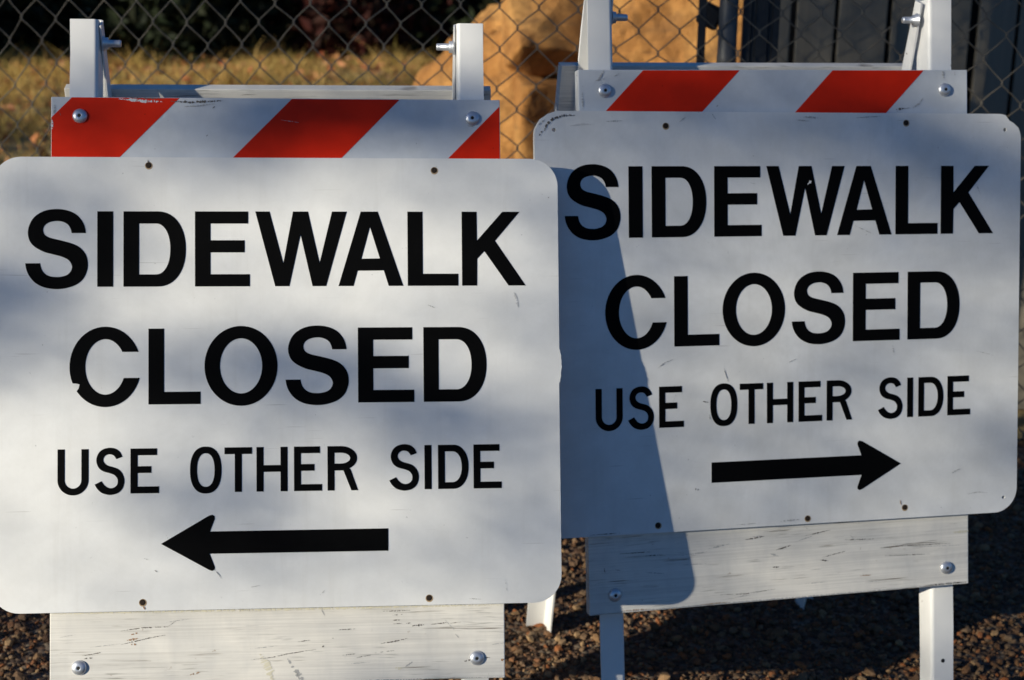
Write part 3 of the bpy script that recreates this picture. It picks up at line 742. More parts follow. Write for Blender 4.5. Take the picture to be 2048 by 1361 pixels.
B1 = barricade('barricade', 0, (-0.3024, 1.6635, 0), 0.086, 0.3184, -0.006, 0.0017, 0.6571, -0.0003, 0.70, 0.2496,
    [(-0.276, -0.1325), (0.0194, 0.1665), (0.313, 0.46)],
    [(-0.1749, 0.2938, 0.004, 'screw'), (0.2106, 0.2884, 0.004, 'screw'), (-0.1827, -0.2932, 0.004, 'screw'), (0.1996, -0.2952, 0.004, 'screw')],
    False, (0.0, -0.2152), (0, 0, 0), 'white A-frame barricade whose sidewalk closed sign has its arrow pointing left')
B2 = barricade('barricade', 1, (0.424, 1.9201, 0), 0.2299, 0.2109, -0.0114, 0.0038, 0.6815, -0.0128, 0.507, 0.262,
    [(-0.2073, -0.0604), (0.0856, 0.2328), (0.381, 0.528)],
    [(-0.1865, 0.2843, 0.004, 'screw'), (0.19, 0.2906, 0.004, 'screw'), (-0.3515, 0.2779, 0.0029, 'hole'), (0.3541, 0.2809, 0.0029, 'hole'),
     (-0.2012, -0.2937, 0.004, 'screw'), (0.0332, -0.2965, 0.004, 'screw'), (0.1916, -0.2884, 0.004, 'screw'), (0.3585, -0.2818, 0.0027, 'hole')],
    True, (0.0265, -0.2202), (-0.0045, -0.004, -0.0028), 'duller white A-frame barricade, partly overlapped, whose sidewalk closed sign points right')

# ------------------------------------------------------------------ chain link fence
FA = Vector((-1.1088, 3.1719, 0)); FB = Vector((1.0045, 2.9225, 0))
FD = (FB - FA).normalized(); FN = Vector((FD.y, -FD.x, 0))
def fpoint(t, z, d=0.0):
    p = FA + FD * t + FN * d
    return (p.x, p.y, z)
SX = [-1.5, 0.2, 0.97, 1.33, 2.0, 3.6]
def wcell(t): return float(np.interp(t, SX, [0.074, 0.0735, 0.0795, 0.0835, 0.0795, 0.079]))
def hcell(t): return float(np.interp(t, SX, [0.0935, 0.093, 0.085, 0.080, 0.0875, 0.089]))
fence = empty('chain_link_fence', FA)
tag(fence, 'grey chain link fence standing behind both barricades', 'fence')
cols = [-1.35]
while cols[-1] < 3.3:
    cols.append(cols[-1] + wcell(cols[-1]) / 2)
Z0 = 1.02
nodes_j = {}
def node(c, rw):
    k = (c, rw)
    if k not in nodes_j:
        nodes_j[k] = (random.gauss(0, 0.0022), random.gauss(0, 0.0022), random.gauss(0, 0.003))
    return nodes_j[k]
for c in range(len(cols) - 1):
    pts = []
    for rw in range(-26, 20):
        side = (rw + c) % 2
        cc = c + side
        t = cols[cc]; hh = hcell(t) / 2
        zz = Z0 + rw * hh
        if zz < 0.03: continue
        jt, jz, jd = node(cc, rw)
        ext = 0.0016 if side else -0.0016
        sag = 0.004 * math.sin(t * 3.1 + rw * 0.35)
        t += jt; zz += jz
        pts.append((t, zz, jd + sag, side, ext))
    path = []
    for i, (t, zz, d, side, ext) in enumerate(pts):
        # bent tip: goes in front, hooks, and leaves behind
        dz = 0.0032
        path.append((t + ext * 0.3, zz - dz, d + 0.0020))
        path.append((t + ext, zz, d))
        path.append((t + ext * 0.3, zz + dz, d - 0.0020))
        if i + 1 < len(pts):
            t2, z2, d2 = pts[i + 1][:3]
            bow = random.uniform(-0.0016, 0.0016)
            path.append(((t + t2) / 2 + bow, (zz + z2) / 2, (d + d2) / 2))
    P = np.array([Vector(fpoint(*p)) - FA for p in path])
    V, F = tube_np(P, 0.0014, 6)
    obj('wire', mesh_np('wire', V, F, True), M_WIRE, fence)

def post(name, mesh_prof, t, d, zt, m, parent):
    me = lathe(name, mesh_prof, 20)
    return obj(name, me, m, parent, Matrix.Translation(Vector(fpoint(t, 0, d)) - FA))
def t_at(px):   # distance along the fence for an image column (top of frame)
    d = FW + RT * ((px - 1024) / 2883.87) + UPV * (630 / 2883.87)
    o = Vector((0, 0, CAM_H)) - FA
    # intersect horizontally
    k = -(o.x * FN.x + o.y * FN.y) / (d.x * FN.x + d.y * FN.y)
    return (o.x + d.x * k) * FD.x + (o.y + d.y * k) * FD.y
tp = t_at(1457)
post('post', [(0.0195, -0.3), (0.0195, 0.95), (0.0205, 0.952), (0.0205, 0.972), (0.0195, 0.974), (0.0195, 1.9), (0.012, 1.93)], tp, -0.03, 1.9, M_PIPE, fence)
tb = t_at(1404)
me = box_mesh('tension_bar', -0.0085, 0.0085, -0.003, 0.003, 0.04, 1.85, 0.001)
obj('tension_bar', me, M_BLACKPL, fence, Matrix.Translation(Vector(fpoint(tb, 0, -0.006)) - FA) @ Matrix.Rotation(math.atan2(FD.y, FD.x), 4, 'Z'))
# strap clamp that ties the bar to the pipe
th_ = math.atan2(FD.y, FD.x)
me = box_mesh('strap', -0.024, 0.024, -0.010, 0.010, -0.024, 0.024, 0.007)
obj('strap', me, M_BLACKPL, fence, Matrix.Translation(Vector(fpoint((tb + tp) / 2 - .010, 1.048, -0.062)) - FA) @ Matrix.Rotation(th_, 4, 'Z') @ Matrix.Rotation(0.45, 4, 'Y'))

# dark gate post beside the pipe (separate square post with grooves)
tg = t_at(1524)
gp = empty('gate_post', Vector(fpoint(tg, 0, -0.07)))
tag(gp, 'dark navy square gate post next to the dull fence pipe', 'post')
prof = []
for (x, y) in ((-.037, -.03), (-.02, -.03), (-.018, -.026), (-.012, -.026), (-.010, -.03), (.014, -.03), (.016, -.025), (.022, -.025), (.024, -.03), (.037, -.03), (.037, .03), (-.037, .03)):
    prof.append((x, y))
v, f = [], []
n = len(prof)
for zz in (-0.3, 1.95):
    for x, y in prof:
        v.append((x, y, zz))
for j in range(n):
    f.append((j, (j + 1) % n, n + (j + 1) % n, n + j))
f.append(tuple(range(n, 2 * n)))
obj('shaft', mesh_py('shaft', v, f), M_NAVY, gp, Matrix.Rotation(th_, 4, 'Z'))
cap = box_mesh('cap', -0.043, 0.043, -0.036, 0.036, 1.951, 1.975, 0.006)
obj('cap', cap, M_NAVY, gp, Matrix.Rotation(th_, 4, 'Z'))

# orange marker post half hidden behind the gate post
to = t_at(1492)
om = empty('marker_post', Vector(fpoint(to, 0, -0.30)) + Vector((0.016, 0, 0)))
tag(om, 'thin orange marker post half hidden behind the dark gate post', 'post')
obj('tube', lathe('tube', [(0.009, -0.2), (0.009, 0.93), (0.007, 0.975), (0.007, 0.985)], 16), M_ORANGE, om)
obj('band', lathe('band', [(0.0075, 0.986), (0.0075, 1.015)], 16), M_PIPE, om)
obj('head', lathe('head', [(0.007, 1.016), (0.010, 1.025), (0.010, 1.15), (0.006, 1.16)], 16), M_ORANGE, om)

# ------------------------------------------------------------------ grey board screen behind the fence on the right
def board_grey():
    m, n, l, b = mat('weathered_grey_board')
    v = coords(n, l, (1, 1, 1))
    vg = coords(n, l, (30, 30, 1.6))
    a = noise(n, l, vg, 1.5, 5, 0.6)
    c = mix(n, l, a, (0.26, 0.225, 0.17), (0.12, 0.105, 0.08))
    l.new(c, b.inputs['Base Color'])
    b.inputs['Roughness'].default_value = 0.55
    b.inputs['Specular IOR Level'].default_value = 0.4
    bump(n, l, a, b, 0.3, 0.002)
    return m
M_GREY = board_grey()
scr = empty('board_screen', (0.62, 3.62, 0))
tag(scr, 'shaded screen of grey vertical boards with dark gaps behind the fence', 'screen')
sx0 = 0.0
widths = [0.066, 0.105, 0.128, 0.20, 0.10, 0.135, 0.12, 0.14, 0.12, 0.13]
xx = 0.0
sa_ = -0.10
for k, w in enumerate(widths):
    me = box_mesh('board', xx, xx + w - 0.012, -0.011 + 0.004 * (k % 2), 0.011 + 0.004 * (k % 2), 0.03, 1.85 + 0.01 * random.random(), 0.004)
    obj('board', me, M_GREY, scr, Matrix.Rotation(sa_, 4, 'Z') @ Matrix.Rotation(random.uniform(-0.006, 0.006), 4, 'Y'))
    xx += w
for zz in (0.35, 1.55):
    me = box_mesh('cross_rail', 0, xx - 0.01, 0.030, 0.065, zz, zz + 0.09, 0.004)
    obj('cross_rail', me, M_GREY, scr, Matrix.Rotation(sa_, 4, 'Z'))
# dark liner fixed behind the boards
me = box_mesh('liner', -0.002, xx - 0.008, 0.070, 0.078, 0.03, 1.8)
obj('liner', me, M_BLACKPL, scr, Matrix.Rotation(sa_, 4, 'Z'))

# ------------------------------------------------------------------ sandstone boulders
def sandstone():
    m, n, l, b = mat('tan_sandstone')
    v = coords(n, l)
    a = noise(n, l, v, 3.5, 6, 0.6, 0.6)
    c = ramp(n, l, a, [(0.3, (0.22, 0.095, 0.028)), (0.45, (0.42, 0.195, 0.058)), (0.58, (0.54, 0.28, 0.09)), (0.75, (0.30, 0.145, 0.05))])
    st = ramp(n, l, noise(n, l, v, 9, 5, 0.65, 0.8), [(0.5, 0.0), (0.72, 0.75)])
    c = mix(n, l, st, c, (0.15, 0.08, 0.036))
    ln = ramp(n, l, noise(n, l, coords(n, l, (2, 2, 16), (0.25, 0.1, 0)), 1.6, 5, 0.6, 0.5), [(0.56, 0.0), (0.68, 0.6)])
    c = mix(n, l, ln, c, (0.19, 0.10, 0.045))
    l.new(c, b.inputs['Base Color'])
    b.inputs['Roughness'].default_value = 0.9
    b.inputs['Specular IOR Level'].default_value = 0.2
    bump(n, l, noise(n, l, v, 22, 8, 0.7), b, 0.9, 0.03)
    return m
M_SAND = sandstone()
from mathutils import noise as mnoise
def boulder(pts, loc, label, rough=0.03, seed=0, sub=4, bevel=0.05):
    """convex block from hull points, rounded and roughened"""
    import bmesh
    bm = bmesh.new()
    for p in pts:
        bm.verts.new(p)
    bmesh.ops.convex_hull(bm, input=bm.verts[:])
    bmesh.ops.delete(bm, geom=[v for v in bm.verts if not v.link_faces], context='VERTS')
    bmesh.ops.dissolve_limit(bm, angle_limit=0.02, verts=bm.verts[:], edges=bm.edges[:])
    bmesh.ops.bevel(bm, geom=bm.edges[:], offset=bevel, segments=2, affect='EDGES', profile=0.5)
    bmesh.ops.triangulate(bm, faces=bm.faces[:])
    for _ in range(sub):
        long = [e for e in bm.edges if e.calc_length() > (0.05 if rough > 0.02 else 0.04)]
        if not long: break
        bmesh.ops.subdivide_edges(bm, edges=long, cuts=1, use_grid_fill=True)
        bmesh.ops.triangulate(bm, faces=bm.faces[:])
    bm.normal_update()
    for v in bm.verts:
        q = v.co * 2.2 + Vector((seed, seed * 1.7, 0))
        d = mnoise.noise(q) * rough + (0.5 - abs(mnoise.noise(q * 2.6))) * rough * 0.8 + mnoise.noise(q * 6.5) * rough * 0.35 + mnoise.noise(q * 15) * rough * 0.14
        v.co += v.normal * d
    m = bpy.data.meshes.new('boulder')
    bm.to_mesh(m); bm.free()
    m.shade_smooth()
    o = obj('boulder', m, M_SAND)
    o.location = loc
    return tag(o, label, 'boulder', 'sandstone boulders behind the fence')
# big sloping one behind
boulder([(-0.75, 0, 0), (-0.40, -0.05, 0.66), (-0.12, 0.0, 0.89), (0.12, 0.0, 1.02), (0.45, -0.10, 1.2), (1.2, -0.35, 1.3), (1.3, -0.5, 0), (-0.6, 0.9, 0), (0.1, 0.9, 1.1), (1.2, 0.9, 1.35), (1.3, 0.9, 0), (0.3, -0.40, 0.0), (1.1, -0.6, 0.0), (0.5, -0.33, 0.7), (1.2, -0.52, 0.8)],
        (0.0, 5.2, -0.03), 'largest tan sandstone boulder with a long slope rising to the right', 0.055, 1.3, 6)
def push(pts, k):   # the same block a little farther off and larger
    return [(x * k, y * k, CAM_H + (z - CAM_H) * k) if z > 0 else (x * k, y * k, 0) for x, y, z in pts]
# ledge block with an overhang, in front
boulder(push([(0.018, 4.60, 0.861), (0.24, 4.74, 0.83), (-0.03, 4.66, 0.79), (0.06, 4.72, 0.755), (0.28, 4.84, 0.755), (-0.04, 4.98, 1.06), (0.26, 5.0, 1.10), (-0.05, 5.1, 0.75), (0.26, 5.1, 0.75)], 1.035),
        (0.0, 0, 0.0), 'square-cut sandstone block overhanging between the two barricades', 0.012, 4.1, 5, 0.007)
boulder(push([(0.025, 4.56, 0.748), (0.20, 4.64, 0.742), (0.01, 4.62, 0.66), (0.20, 4.72, 0.645), (0.02, 4.75, 0.0), (0.26, 4.85, 0.0), (0.26, 4.70, 0.742), (-0.02, 5.1, 0.752), (0.30, 5.1, 0.752), (-0.02, 5.1, 0), (0.30, 5.1, 0)], 1.035),
        (0.0, 0, -0.005), 'lower sandstone block carrying the overhanging one', 0.014, 7.7, 5, 0.012)
boulder([(-0.3, 0, 0), (-0.25, 0.05, 0.30), (-0.05, 0.0, 0.42), (0.12, 0.0, 0.34), (0.2, 0, 0), (-0.3, 0.4, 0), (-0.2, 0.4, 0.36), (0.1, 0.4, 0.4), (0.2, 0.4, 0)],
        (0.0, 4.15, -0.02), 'small sandstone rock low in the gap beside the striped rail', 0.02, 9.2, 3, 0.03)

# ------------------------------------------------------------------ leaves, grass, shrubs, trees
def leaves(cent, size, asp=0.55, up=None, tilt=1.0):
    """folded leaf blades: 6 verts, 2 quads"""
    n = len(cent)
    base = np.array([(-0.5, 0, 0), (0.0, -0.5 * asp, 0.10), (0.5, 0, -0.04), (0.0, 0.5 * asp, 0.10), (0, 0, 0), (0.2, 0, 0)])
    b4 = np.array([(-0.5, 0, 0), (0.02, -0.5 * asp, 0.12), (0.5, 0, -0.05), (0.02, 0.5 * asp, 0.12)])
    Rm = rand_rot(n)
    loc = np.einsum('nij,vj->nvi', Rm, b4) * np.asarray(size)[:, None, None]
    if tilt < 1:
        loc[..., 2] *= tilt
    V = (loc + np.asarray(cent)[:, None, :]).reshape(-1, 3)
    i = np.arange(n)[:, None] * 4
    F = np.concatenate([i + np.array([[0, 1, 2]]), i + np.array([[0, 2, 3]])], 0)
    return V, F

# grass blades
ng = 90000
gx = rng.uniform(-6.5, 1.2, ng); gy = 4.0 + rng.uniform(0, 1, ng) ** 0.8 * 11.5
keep = (gx > -0.46 * gy - 0.6)
gx, gy = gx[keep], gy[keep]
clump = np.sin(gx * 5.1 + np.sin(gy * 2.3) * 2) * np.cos(gy * 3.7 + gx) + rng.normal(0, 0.5, len(gx))
keep = clump > -0.3
gx, gy = gx[keep], gy[keep]
ng = len(gx)
hg = rng.uniform(0.03, 0.09, ng) * (0.8 + 1.1 * np.clip(clump[keep], 0, 1.2)) * (1 + 0.8 * (rng.uniform(0, 1, ng) > 0.94))
dirx = rng.normal(0, 0.8, ng) * hg; diry = rng.normal(0, 0.8, ng) * hg
wa = rng.uniform(0, math.pi, ng); ww = rng.uniform(0.003, 0.006, ng)
wx, wy = np.cos(wa) * ww, np.sin(wa) * ww
gz = lawn_z(gx, gy) - 0.004
v0 = np.stack([gx - wx, gy - wy, gz], -1); v1 = np.stack([gx + wx, gy + wy, gz], -1)
v2 = np.stack([gx + dirx * .4 + wx * .7, gy + diry * .4 + wy * .7, gz + hg * .65], -1); v3 = np.stack([gx + dirx * .4 - wx * .7, gy + diry * .4 - wy * .7, gz + hg * .65], -1)
v4 = np.stack([gx + dirx, gy + diry, gz + hg], -1)
V = np.stack([v0, v1, v2, v3, v4], 1).reshape(-1, 3)
i = np.arange(ng)[:, None] * 5
F = np.concatenate([i + np.array([[0, 1, 2]]), i + np.array([[0, 2, 3]]), i + np.array([[3, 2, 4]])], 0)
M_GRASS = island_mat('dry_grass', [(0.78, 0.52, 0.17), (0.42, 0.31, 0.085), (0.84, 0.58, 0.22), (0.24, 0.22, 0.05), (0.80, 0.53, 0.19), (0.36, 0.19, 0.07), (0.66, 0.46, 0.14)], 0.8, 0.2, 0.45)
o = obj('grass', mesh_np('grass', V, F), M_GRASS)
tag(o, 'dry yellow and green grass behind the fence', kind='stuff')
# fallen leaves
nl = 3600
lx = rng.uniform(-6.5, 1.2, nl); ly = 3.9 + rng.uniform(0, 1, nl) ** 0.8 * 11.5
k = (lx > -0.46 * ly - 0.6); lx, ly = lx[k], ly[k]; nl = len(lx)
V, F = leaves(np.stack([lx, ly, lawn_z(lx, ly) + rng.uniform(0.02, 0.07, nl)], -1), rng.uniform(0.05, 0.12, nl), 0.6, tilt=0.75)
M_FALL = island_mat('fallen_leaf', [(0.42, 0.14, 0.05), (0.6, 0.30, 0.12), (0.24, 0.09, 0.04), (0.66, 0.38, 0.2), (0.46, 0.12, 0.05), (0.16, 0.07, 0.035)], 0.7, 0.25, 0.2)
o = obj('fallen_leaves', mesh_np('fallen_leaves', V, F), M_FALL)
tag(o, 'orange and brown fallen leaves scattered over the dry grass', kind='stuff')

M_BARK = plain('bark', (0.09, 0.065, 0.045), 0.9, 0, 0.2, 0.4, 12)
M_DKLEAF = island_mat('dark_evergreen_leaf', [(0.012, 0.018, 0.008), (0.02, 0.028, 0.011), (0.009, 0.013, 0.007), (0.018, 0.02, 0.008)], 0.7, 0.15)
M_REDLEAF = island_mat('dark_red_leaf', [(0.022, 0.006, 0.005), (0.04, 0.009, 0.007), (0.01, 0.009, 0.006), (0.07, 0.014, 0.01), (0.014, 0.01, 0.006)], 0.7, 0.15)
M_LEAF = island_mat('green_leaf', [(0.05, 0.09, 0.02), (0.08, 0.11, 0.03), (0.04, 0.07, 0.02), (0.12, 0.12, 0.03)], 0.6, 0.3)

def limb_mesh(paths):
    Vs, Fs, off = [], [], 0
    for pts, r in paths:
        V, F = tube_np(np.array(pts), np.array(r), 8)
        Vs.append(V); Fs.append(F + off); off += len(V)
    return mesh_np('trunk', np.concatenate(Vs), np.concatenate(Fs), True)

def shrub(loc, rx, ry, h, nleaf, m, label, size=0.15):
    root = empty('shrub', loc)
    tag(root, label, 'shrub', 'dark shrubs at the back of the lawn')
    u = rng.uniform(-1, 1, (nleaf * 3, 3)); rr = np.linalg.norm(u * np.array([1, 1, 1]), axis=1)
    lump = 0.78 + 0.22 * np.sin(u[:, 0] * 7 + loc[0]) * np.cos(u[:, 1] * 5) + 0.12 * np.sin(u[:, 2] * 9)
    u = u[(rr < lump) & (rr > 0.15)][:nleaf]
    zz_ = np.clip(u[:, 2] * 0.62 + 0.45, 0.01, 1.1)
    wide = 1.0 + 0.35 * (1 - zz_)
    c = np.stack([u[:, 0] * rx * wide, u[:, 1] * ry * wide, zz_ * h], -1)
    V, F = leaves(c, rng.uniform(0.6, 1.3, len(c)) * size)
    obj('foliage', mesh_np('foliage', V, F), m, root)
    paths = []
    for k in range(7):
        a = k * 0.9; 
        tip = (math.cos(a) * rx * 0.5, math.sin(a) * ry * 0.5, h * 0.8)
        paths.append(([(0.06 * math.cos(a), 0.06 * math.sin(a), -0.1), (tip[0] * .35, tip[1] * .35, h * .35), tip], [0.03, 0.02, 0.008]))
    obj('stem', limb_mesh(paths), M_BARK, root)
    return root
shrub((-5.6, 13.5, 0), 1.5, 1.2, 2.6, 15000, M_DKLEAF, 'dark shrub at the left edge behind the grass')
shrub((-3.3, 13.0, 0), 1.5, 1.2, 2.7, 15000, M_DKLEAF, 'dark shrub behind the left post of the nearer barricade')
shrub((-1.5, 13.6, 0), 1.3, 1.2, 2.6, 15000, M_REDLEAF, 'dark shrub with deep red leaves behind the grass')
shrub((-0.2, 14.2, 0), 1.5, 1.2, 2.7, 15000, M_DKLEAF, 'dark shrub next to the sandstone slope')
shrub((1.9, 16.0, 0), 1.7, 1.2, 2.8, 13000, M_DKLEAF, 'dark shrub hidden behind the sandstone boulder')
shrub((-7.6, 13.4, 0), 1.6, 1.2, 2.7, 13000, M_DKLEAF, 'dark shrub beyond the left edge of the picture')

def tree(loc, trunk_paths, cent, size, m, label, asp=0.6):
    root = empty('tree', loc)
    tag(root, label, 'tree', 'shade trees left of the picture')
    L = np.array(loc)
    obj('trunk', limb_mesh([([np.array(p) - L for p in pts], r) for pts, r in trunk_paths]), M_BARK, root)
    V, F = leaves(cent - L, size, asp)
    obj('crown', mesh_np('crown', V, F), m, root)
    return root

# evergreens added out of view on the left to shade the back lawn
for k, (pe, hh, rr_) in enumerate(((-13.1, 8.6, 1.5), (-15.3, 9.2, 1.6), (-17.6, 8.8, 1.7), (-20.0, 9.0, 1.8))):
    base = E1 * pe + Vector((math.sin(SUN_AZ), math.cos(SUN_AZ), 0)) * (-6.6 - 0.5 * k)
    tx, ty = base.x, base.y
    nn = 26000
    zz = rng.uniform(0.0, 1.0, nn)
    ra = rr_ * np.sqrt(rng.uniform(0.02, 1, nn)) * np.clip((1.04 - zz) / 0.3, 0, 1) ** 0.6 * (0.9 + 0.12 * np.sin(zz * 40))
    aa = rng.uniform(0, 2 * math.pi, nn)
    c = np.stack([tx + ra * np.cos(aa), ty + ra * np.sin(aa), 0.3 + zz * hh], -1)
    tree((tx, ty, 0), [([(tx, ty, -0.2), (tx, ty, hh * 0.5), (tx + .05, ty, hh)], [0.2, 0.13, 0.03])], c, rng.uniform(0.16, 0.30, nn), M_DKLEAF,
         ['columnar dark evergreen nearest the lawn, out of view on the left', 'second dark evergreen from the lawn, out of view on the left',
          'third dark evergreen from the lawn, out of view on the left', 'dark evergreen farthest from the lawn, out of view on the left'][k])

# loose-crowned tree added out of view to break the lawn light into patches
lo_base = E1 * -8.2 + Vector((math.sin(SUN_AZ), math.cos(SUN_AZ), 0)) * -6.0
ncl = 24
cu = rng.uniform(-1, 1, (ncl * 3, 3)); cu = cu[np.linalg.norm(cu, axis=1) < 1][:ncl]
cc = np.stack([lo_base.x + E1.x * cu[:, 0] * 1.5 + SD.x * cu[:, 1] * 1.2, lo_base.y + E1.y * cu[:, 0] * 1.5 + SD.y * cu[:, 1] * 1.2, 3.3 + cu[:, 2] * 1.7], -1)
lv = np.repeat(cc, 90, axis=0) + rng.normal(0, 0.26, (len(cc) * 90, 3)) * np.array([1, 1, 0.6])
bx0, by0 = lo_base.x, lo_base.y
tree((bx0, by0, 0), [([(bx0, by0, -0.1), (bx0, by0, 2.0), (bx0 + .1, by0, 4.2)], [0.12, 0.09, 0.03]),
     ([(bx0, by0, 2.0), (bx0 + E1.x * 1.2, by0 + E1.y * 1.2, 3.2), (bx0 + E1.x * 1.3, by0 + E1.y * 1.3, 3.6)], [0.06, 0.04, 0.015]),
     ([(bx0, by0, 1.8), (bx0 - E1.x * 1.2, by0 - E1.y * 1.2, 3.0), (bx0 - E1.x * 1.3, by0 - E1.y * 1.3, 3.4)], [0.06, 0.04, 0.015])],
     lv, rng.uniform(0.07, 0.13, len(lv)), M_LEAF, 'loose crowned small tree out of view on the left, between evergreens and path')

# broad-leaved tree behind and left of the camera: its crown dapples the signs
TM = np.array([(-1.945, 1.022, 0.0), (-1.913, 1.004, 2.355), (-1.904, 1.023, 0.672), (-1.863, 1.053, 0.0), (-1.805, 1.048, 0.417), (-1.766, 1.114, 1.127), (-1.729, 1.12, 0.183), (-1.741, 1.081, 0.231), (-1.696, 1.143, 0.494), (-1.668, 1.141, 0.0), (-1.637, 1.141, 1.019), (-1.597, 1.182, 0.0), (-1.595, 1.131, 1.3), (-1.933, 0.915, 0.0), (-1.915, 0.858, 4.383), (-1.895, 0.845, 0.0), (-1.863, 0.852, 0.0), (-1.827, 0.964, 0.425), (-1.793, 0.979, 0.314), (-1.773, 0.893, 0.0), (-1.756, 1.011, 0.152), (-1.724, 1.019, 0.093), (-1.677, 0.959, 0.015), (-1.7, 0.934, 0.016), (-1.641, 1.042, 0.029), (-1.587, 1.03, 0.0), (-1.567, 1.084, 0.0), (-1.543, 0.99, 1.982), (-1.59, 0.969, 0.454), (-1.893, 0.799, 2.92), (-1.862, 0.809, 1.061), (-1.891, 0.76, 0.446), (-1.868, 0.735, 0.0), (-1.84, 0.704, 0.057), (-1.822, 0.799, 0.0), (-1.819, 0.829, 0.682), (-1.77, 0.815, 2.377), (-1.748, 0.817, 0.993), (-1.735, 0.838, 0.0), (-1.705, 0.84, 2.351), (-1.692, 0.848, 3.942), (-1.702, 0.801, 2.142), (-1.737, 0.764, 0.0), (-1.774, 0.733, 0.069), (-1.752, 0.722, 1.314), (-1.807, 0.719, 0.0), (-1.724, 0.908, 0.0), (-1.635, 0.879, 1.133), (-1.659, 0.799, 0.0), (-1.595, 0.819, 3.545), (-1.578, 0.812, 1.678), (-1.637, 0.787, 0.0), (-1.593, 0.909, 0.015), (-1.56, 0.945, 0.86), (-1.537, 0.919, 0.0), (-1.516, 0.899, 0.0), (-1.505, 0.844, 3.569), (-1.535, 0.839, 0.0), (-1.536, 0.787, 0.682), (-1.491, 0.792, 0.574), (-1.611, 0.696, 0.099), (-1.539, 0.712, 0.02), (-1.821, 0.57, 0.087), (-1.762, 0.559, 0.076), (-1.836, 0.635, 0.0), (-1.695, 0.653, 1.083), (-1.64, 0.662, 0.544), (-1.619, 0.584, 0.239), (-1.72, 0.542, 0.472), (-1.783, 0.501, 0.073), (-1.537, 0.634, 1.1), (-1.493, 0.688, 0.38), (-1.462, 0.687, 1.608), (-1.497, 0.629, 0.057), (-1.567, 0.606, 0.059), (-1.727, 0.432, 0.0), (-1.66, 0.46, 0.0), (-1.558, 0.502, 0.068), (-1.496, 0.557, 0.074), (-1.89, 1.1, 0.749), (-1.814, 1.185, 4.5), (-1.7, 1.239, 4.5), (-1.849, 1.105, 1.249), (-1.691, 1.179, 1.266), (-1.968, 1.196, 0.075), (-1.955, 1.15, 1.68), (-1.698, 1.32, 0.054), (-1.686, 1.273, 0.467), (-1.626, 1.228, 0.851), (-1.573, 1.261, 1.53), (-1.549, 1.303, 2.921), (-1.514, 1.322, 3.197), (-1.46, 1.355, 3.021), (-1.428, 1.367, 4.5), (-1.372, 1.419, 0.0), (-1.378, 1.359, 4.5), (-1.406, 1.341, 2.005), (-1.519, 1.279, 0.0), (-1.481, 1.287, 0.909), (-1.452, 1.313, 0.0), (-1.4, 1.312, 1.211), (-1.344, 1.314, 1.213), (-1.55, 1.19, 0.909), (-1.519, 1.194, 0.871), (-1.498, 1.136, 0.0), (-1.543, 1.102, 1.321), (-1.45, 1.163, 0.073), (-1.413, 1.2, 0.603), (-1.39, 1.206, 0.552), (-1.333, 1.239, 0.962), (-1.328, 1.193, 0.194), (-1.517, 0.962, 0.063), (-1.495, 1.052, 0.237), (-1.485, 1.135, 0.82), (-1.427, 1.01, 0.251), (-1.394, 1.012, 0.628), (-1.379, 1.043, 1.357), (-1.336, 1.074, 0.317), (-1.319, 1.132, 0.855), (-1.485, 0.932, 0.313), (-1.479, 0.85, 0.0), (-1.455, 0.807, 0.0), (-1.416, 0.881, 0.778), (-1.391, 0.909, 0.527), (-1.328, 0.941, 0.0), (-1.307, 0.927, 1.478), (-1.388, 0.804, 0.943), (-1.293, 0.852, 0.274), (-1.435, 0.785, 0.779), (-1.417, 0.692, 0.0), (-1.359, 0.741, 0.55), (-1.309, 0.755, 0.283), (-1.278, 0.777, 0.56), (-1.631, 1.329, 0.994), (-1.608, 1.306, 1.835), (-1.521, 1.37, 0.876), (-1.511, 1.408, 1.144), (-1.421, 1.434, 0.997), (-1.641, 1.399, 0.0), (-1.442, 1.534, 0.608), (-2.146, 0.46, 0.163), (-1.849, 0.401, 0.163), (-1.395, 0.561, 0.799), (-2.298, 0.169, 0.288), (-1.639, 0.416, 0.223), (-1.52, 0.465, 1.204), (-1.984, 1.188, 0.357), (-1.911, 1.223, 0.288), (-1.837, 1.257, 0.357), (-1.653, 1.413, 0.693), (-1.591, 1.454, 0.598)])
DENSE = [(-2.75, 1.40, 0.75, 0.32, 0.35), (-2.5, 1.92, 0.85, 0.42, 0.13)]      # p, q, half sizes, transmission: keeps the board screen in shade
def transmission(p, q):
    d2 = (p[:, None] - TM[None, :, 0]) ** 2 + (q[:, None] - TM[None, :, 1]) ** 2
    w = np.exp(-d2 / (2 * 0.03 ** 2)) + 1e-12
    far = np.sqrt(d2.min(1))
    t = np.exp(-(w * TM[None, :, 2]).sum(1) / w.sum(1))
    out = 0.45 + 0.25 * np.sin(p * 9 + 1.3) * np.cos(q * 8 + p * 4)
    f = np.clip((far - 0.07) / 0.15, 0, 1)
    t = t * (1 - f) + out * f
    for pc, qc, hp, hq, tt in DENSE:
        e = ((p - pc) / hp) ** 2 + ((q - qc) / hq) ** 2
        g_ = np.clip((1.15 - e) / 0.3, 0, 1)
        t = t * (1 - g_) + tt * g_
    return np.clip(t, 0.011, 1.0)
S_BACK = 9.5
A_LEAF = 0.000185
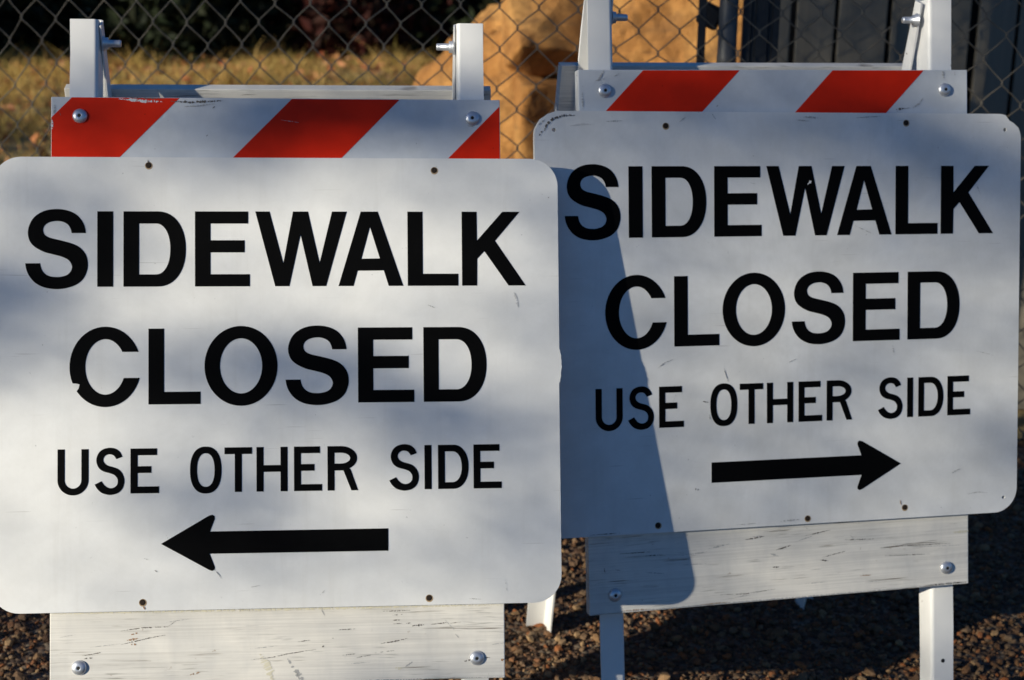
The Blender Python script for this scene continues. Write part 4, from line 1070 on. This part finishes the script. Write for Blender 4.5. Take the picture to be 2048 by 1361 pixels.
# jittered grid samples over the crown outline, thinned by the wanted density
step = 0.0135
P0, P1, Q0, Q1 = -3.5, 0.9, -0.3, 3.0
gp_, gq_ = np.meshgrid(np.arange(P0, P1, step), np.arange(Q0, Q1, step))
gp_ = gp_.ravel() + rng.uniform(-.5, .5, gp_.size) * step; gq_ = gq_.ravel() + rng.uniform(-.5, .5, gq_.size) * step
crown_e = ((gp_ + 1.35) / 2.15) ** 2 + ((gq_ - 1.25) / 1.6) ** 2 + 0.12 * np.sin(gp_ * 6) * np.cos(gq_ * 7)
tau = -np.log(transmission(gp_, gq_)) * np.clip((1.05 - crown_e) / 0.12, 0, 1)
prob = tau / A_LEAF * step * step
reps = np.floor(prob + rng.uniform(0, 1, len(prob))).astype(int)
pp = np.repeat(gp_, reps); qq = np.repeat(gq_, reps)
pp = pp + rng.normal(0, 0.006, len(pp)); qq = qq + rng.normal(0, 0.006, len(qq))
ss = S_BACK + np.clip(rng.normal(0, 0.9, len(pp)), -2, 2)
cent = pp[:, None] * np.array(E1)[None] + qq[:, None] * np.array(E2)[None] - ss[:, None] * np.array(SD)[None]
def spq(p, q, s=S_BACK):
    return tuple(E1 * p + E2 * q - SD * s)
tb_ = spq(-0.55, -2.6); tb_ = (tb_[0], tb_[1], -0.1)
t1 = spq(-0.55, -0.6); t2 = spq(-0.5, 0.9); t3 = spq(-0.45, 2.4)
paths = [([tb_, (tb_[0] * .5 + t1[0] * .5, tb_[1] * .5 + t1[1] * .5, t1[2] * .5), t1, t2, t3], [0.17, 0.14, 0.11, 0.07, 0.02]),
         ([t1, spq(0.0, 0.4, S_BACK - .4), spq(0.5, 1.2, S_BACK - .6)], [0.07, 0.045, 0.015]),
         ([t2, spq(-0.9, 1.75, S_BACK + .3), spq(-1.6, 2.15, S_BACK + .6), spq(-2.6, 2.1, S_BACK + .6)], [0.05, 0.035, 0.02, 0.008]),
         ([t2, spq(0.1, 1.7, S_BACK + .4), spq(0.4, 2.2, S_BACK + .6)], [0.05, 0.03, 0.01])]
tree(tuple((tb_[0], tb_[1], 0)), paths, cent, rng.uniform(0.028, 0.042, len(cent)), M_LEAF, 'broad leafy tree behind the viewer that dapples the signs', 0.6)
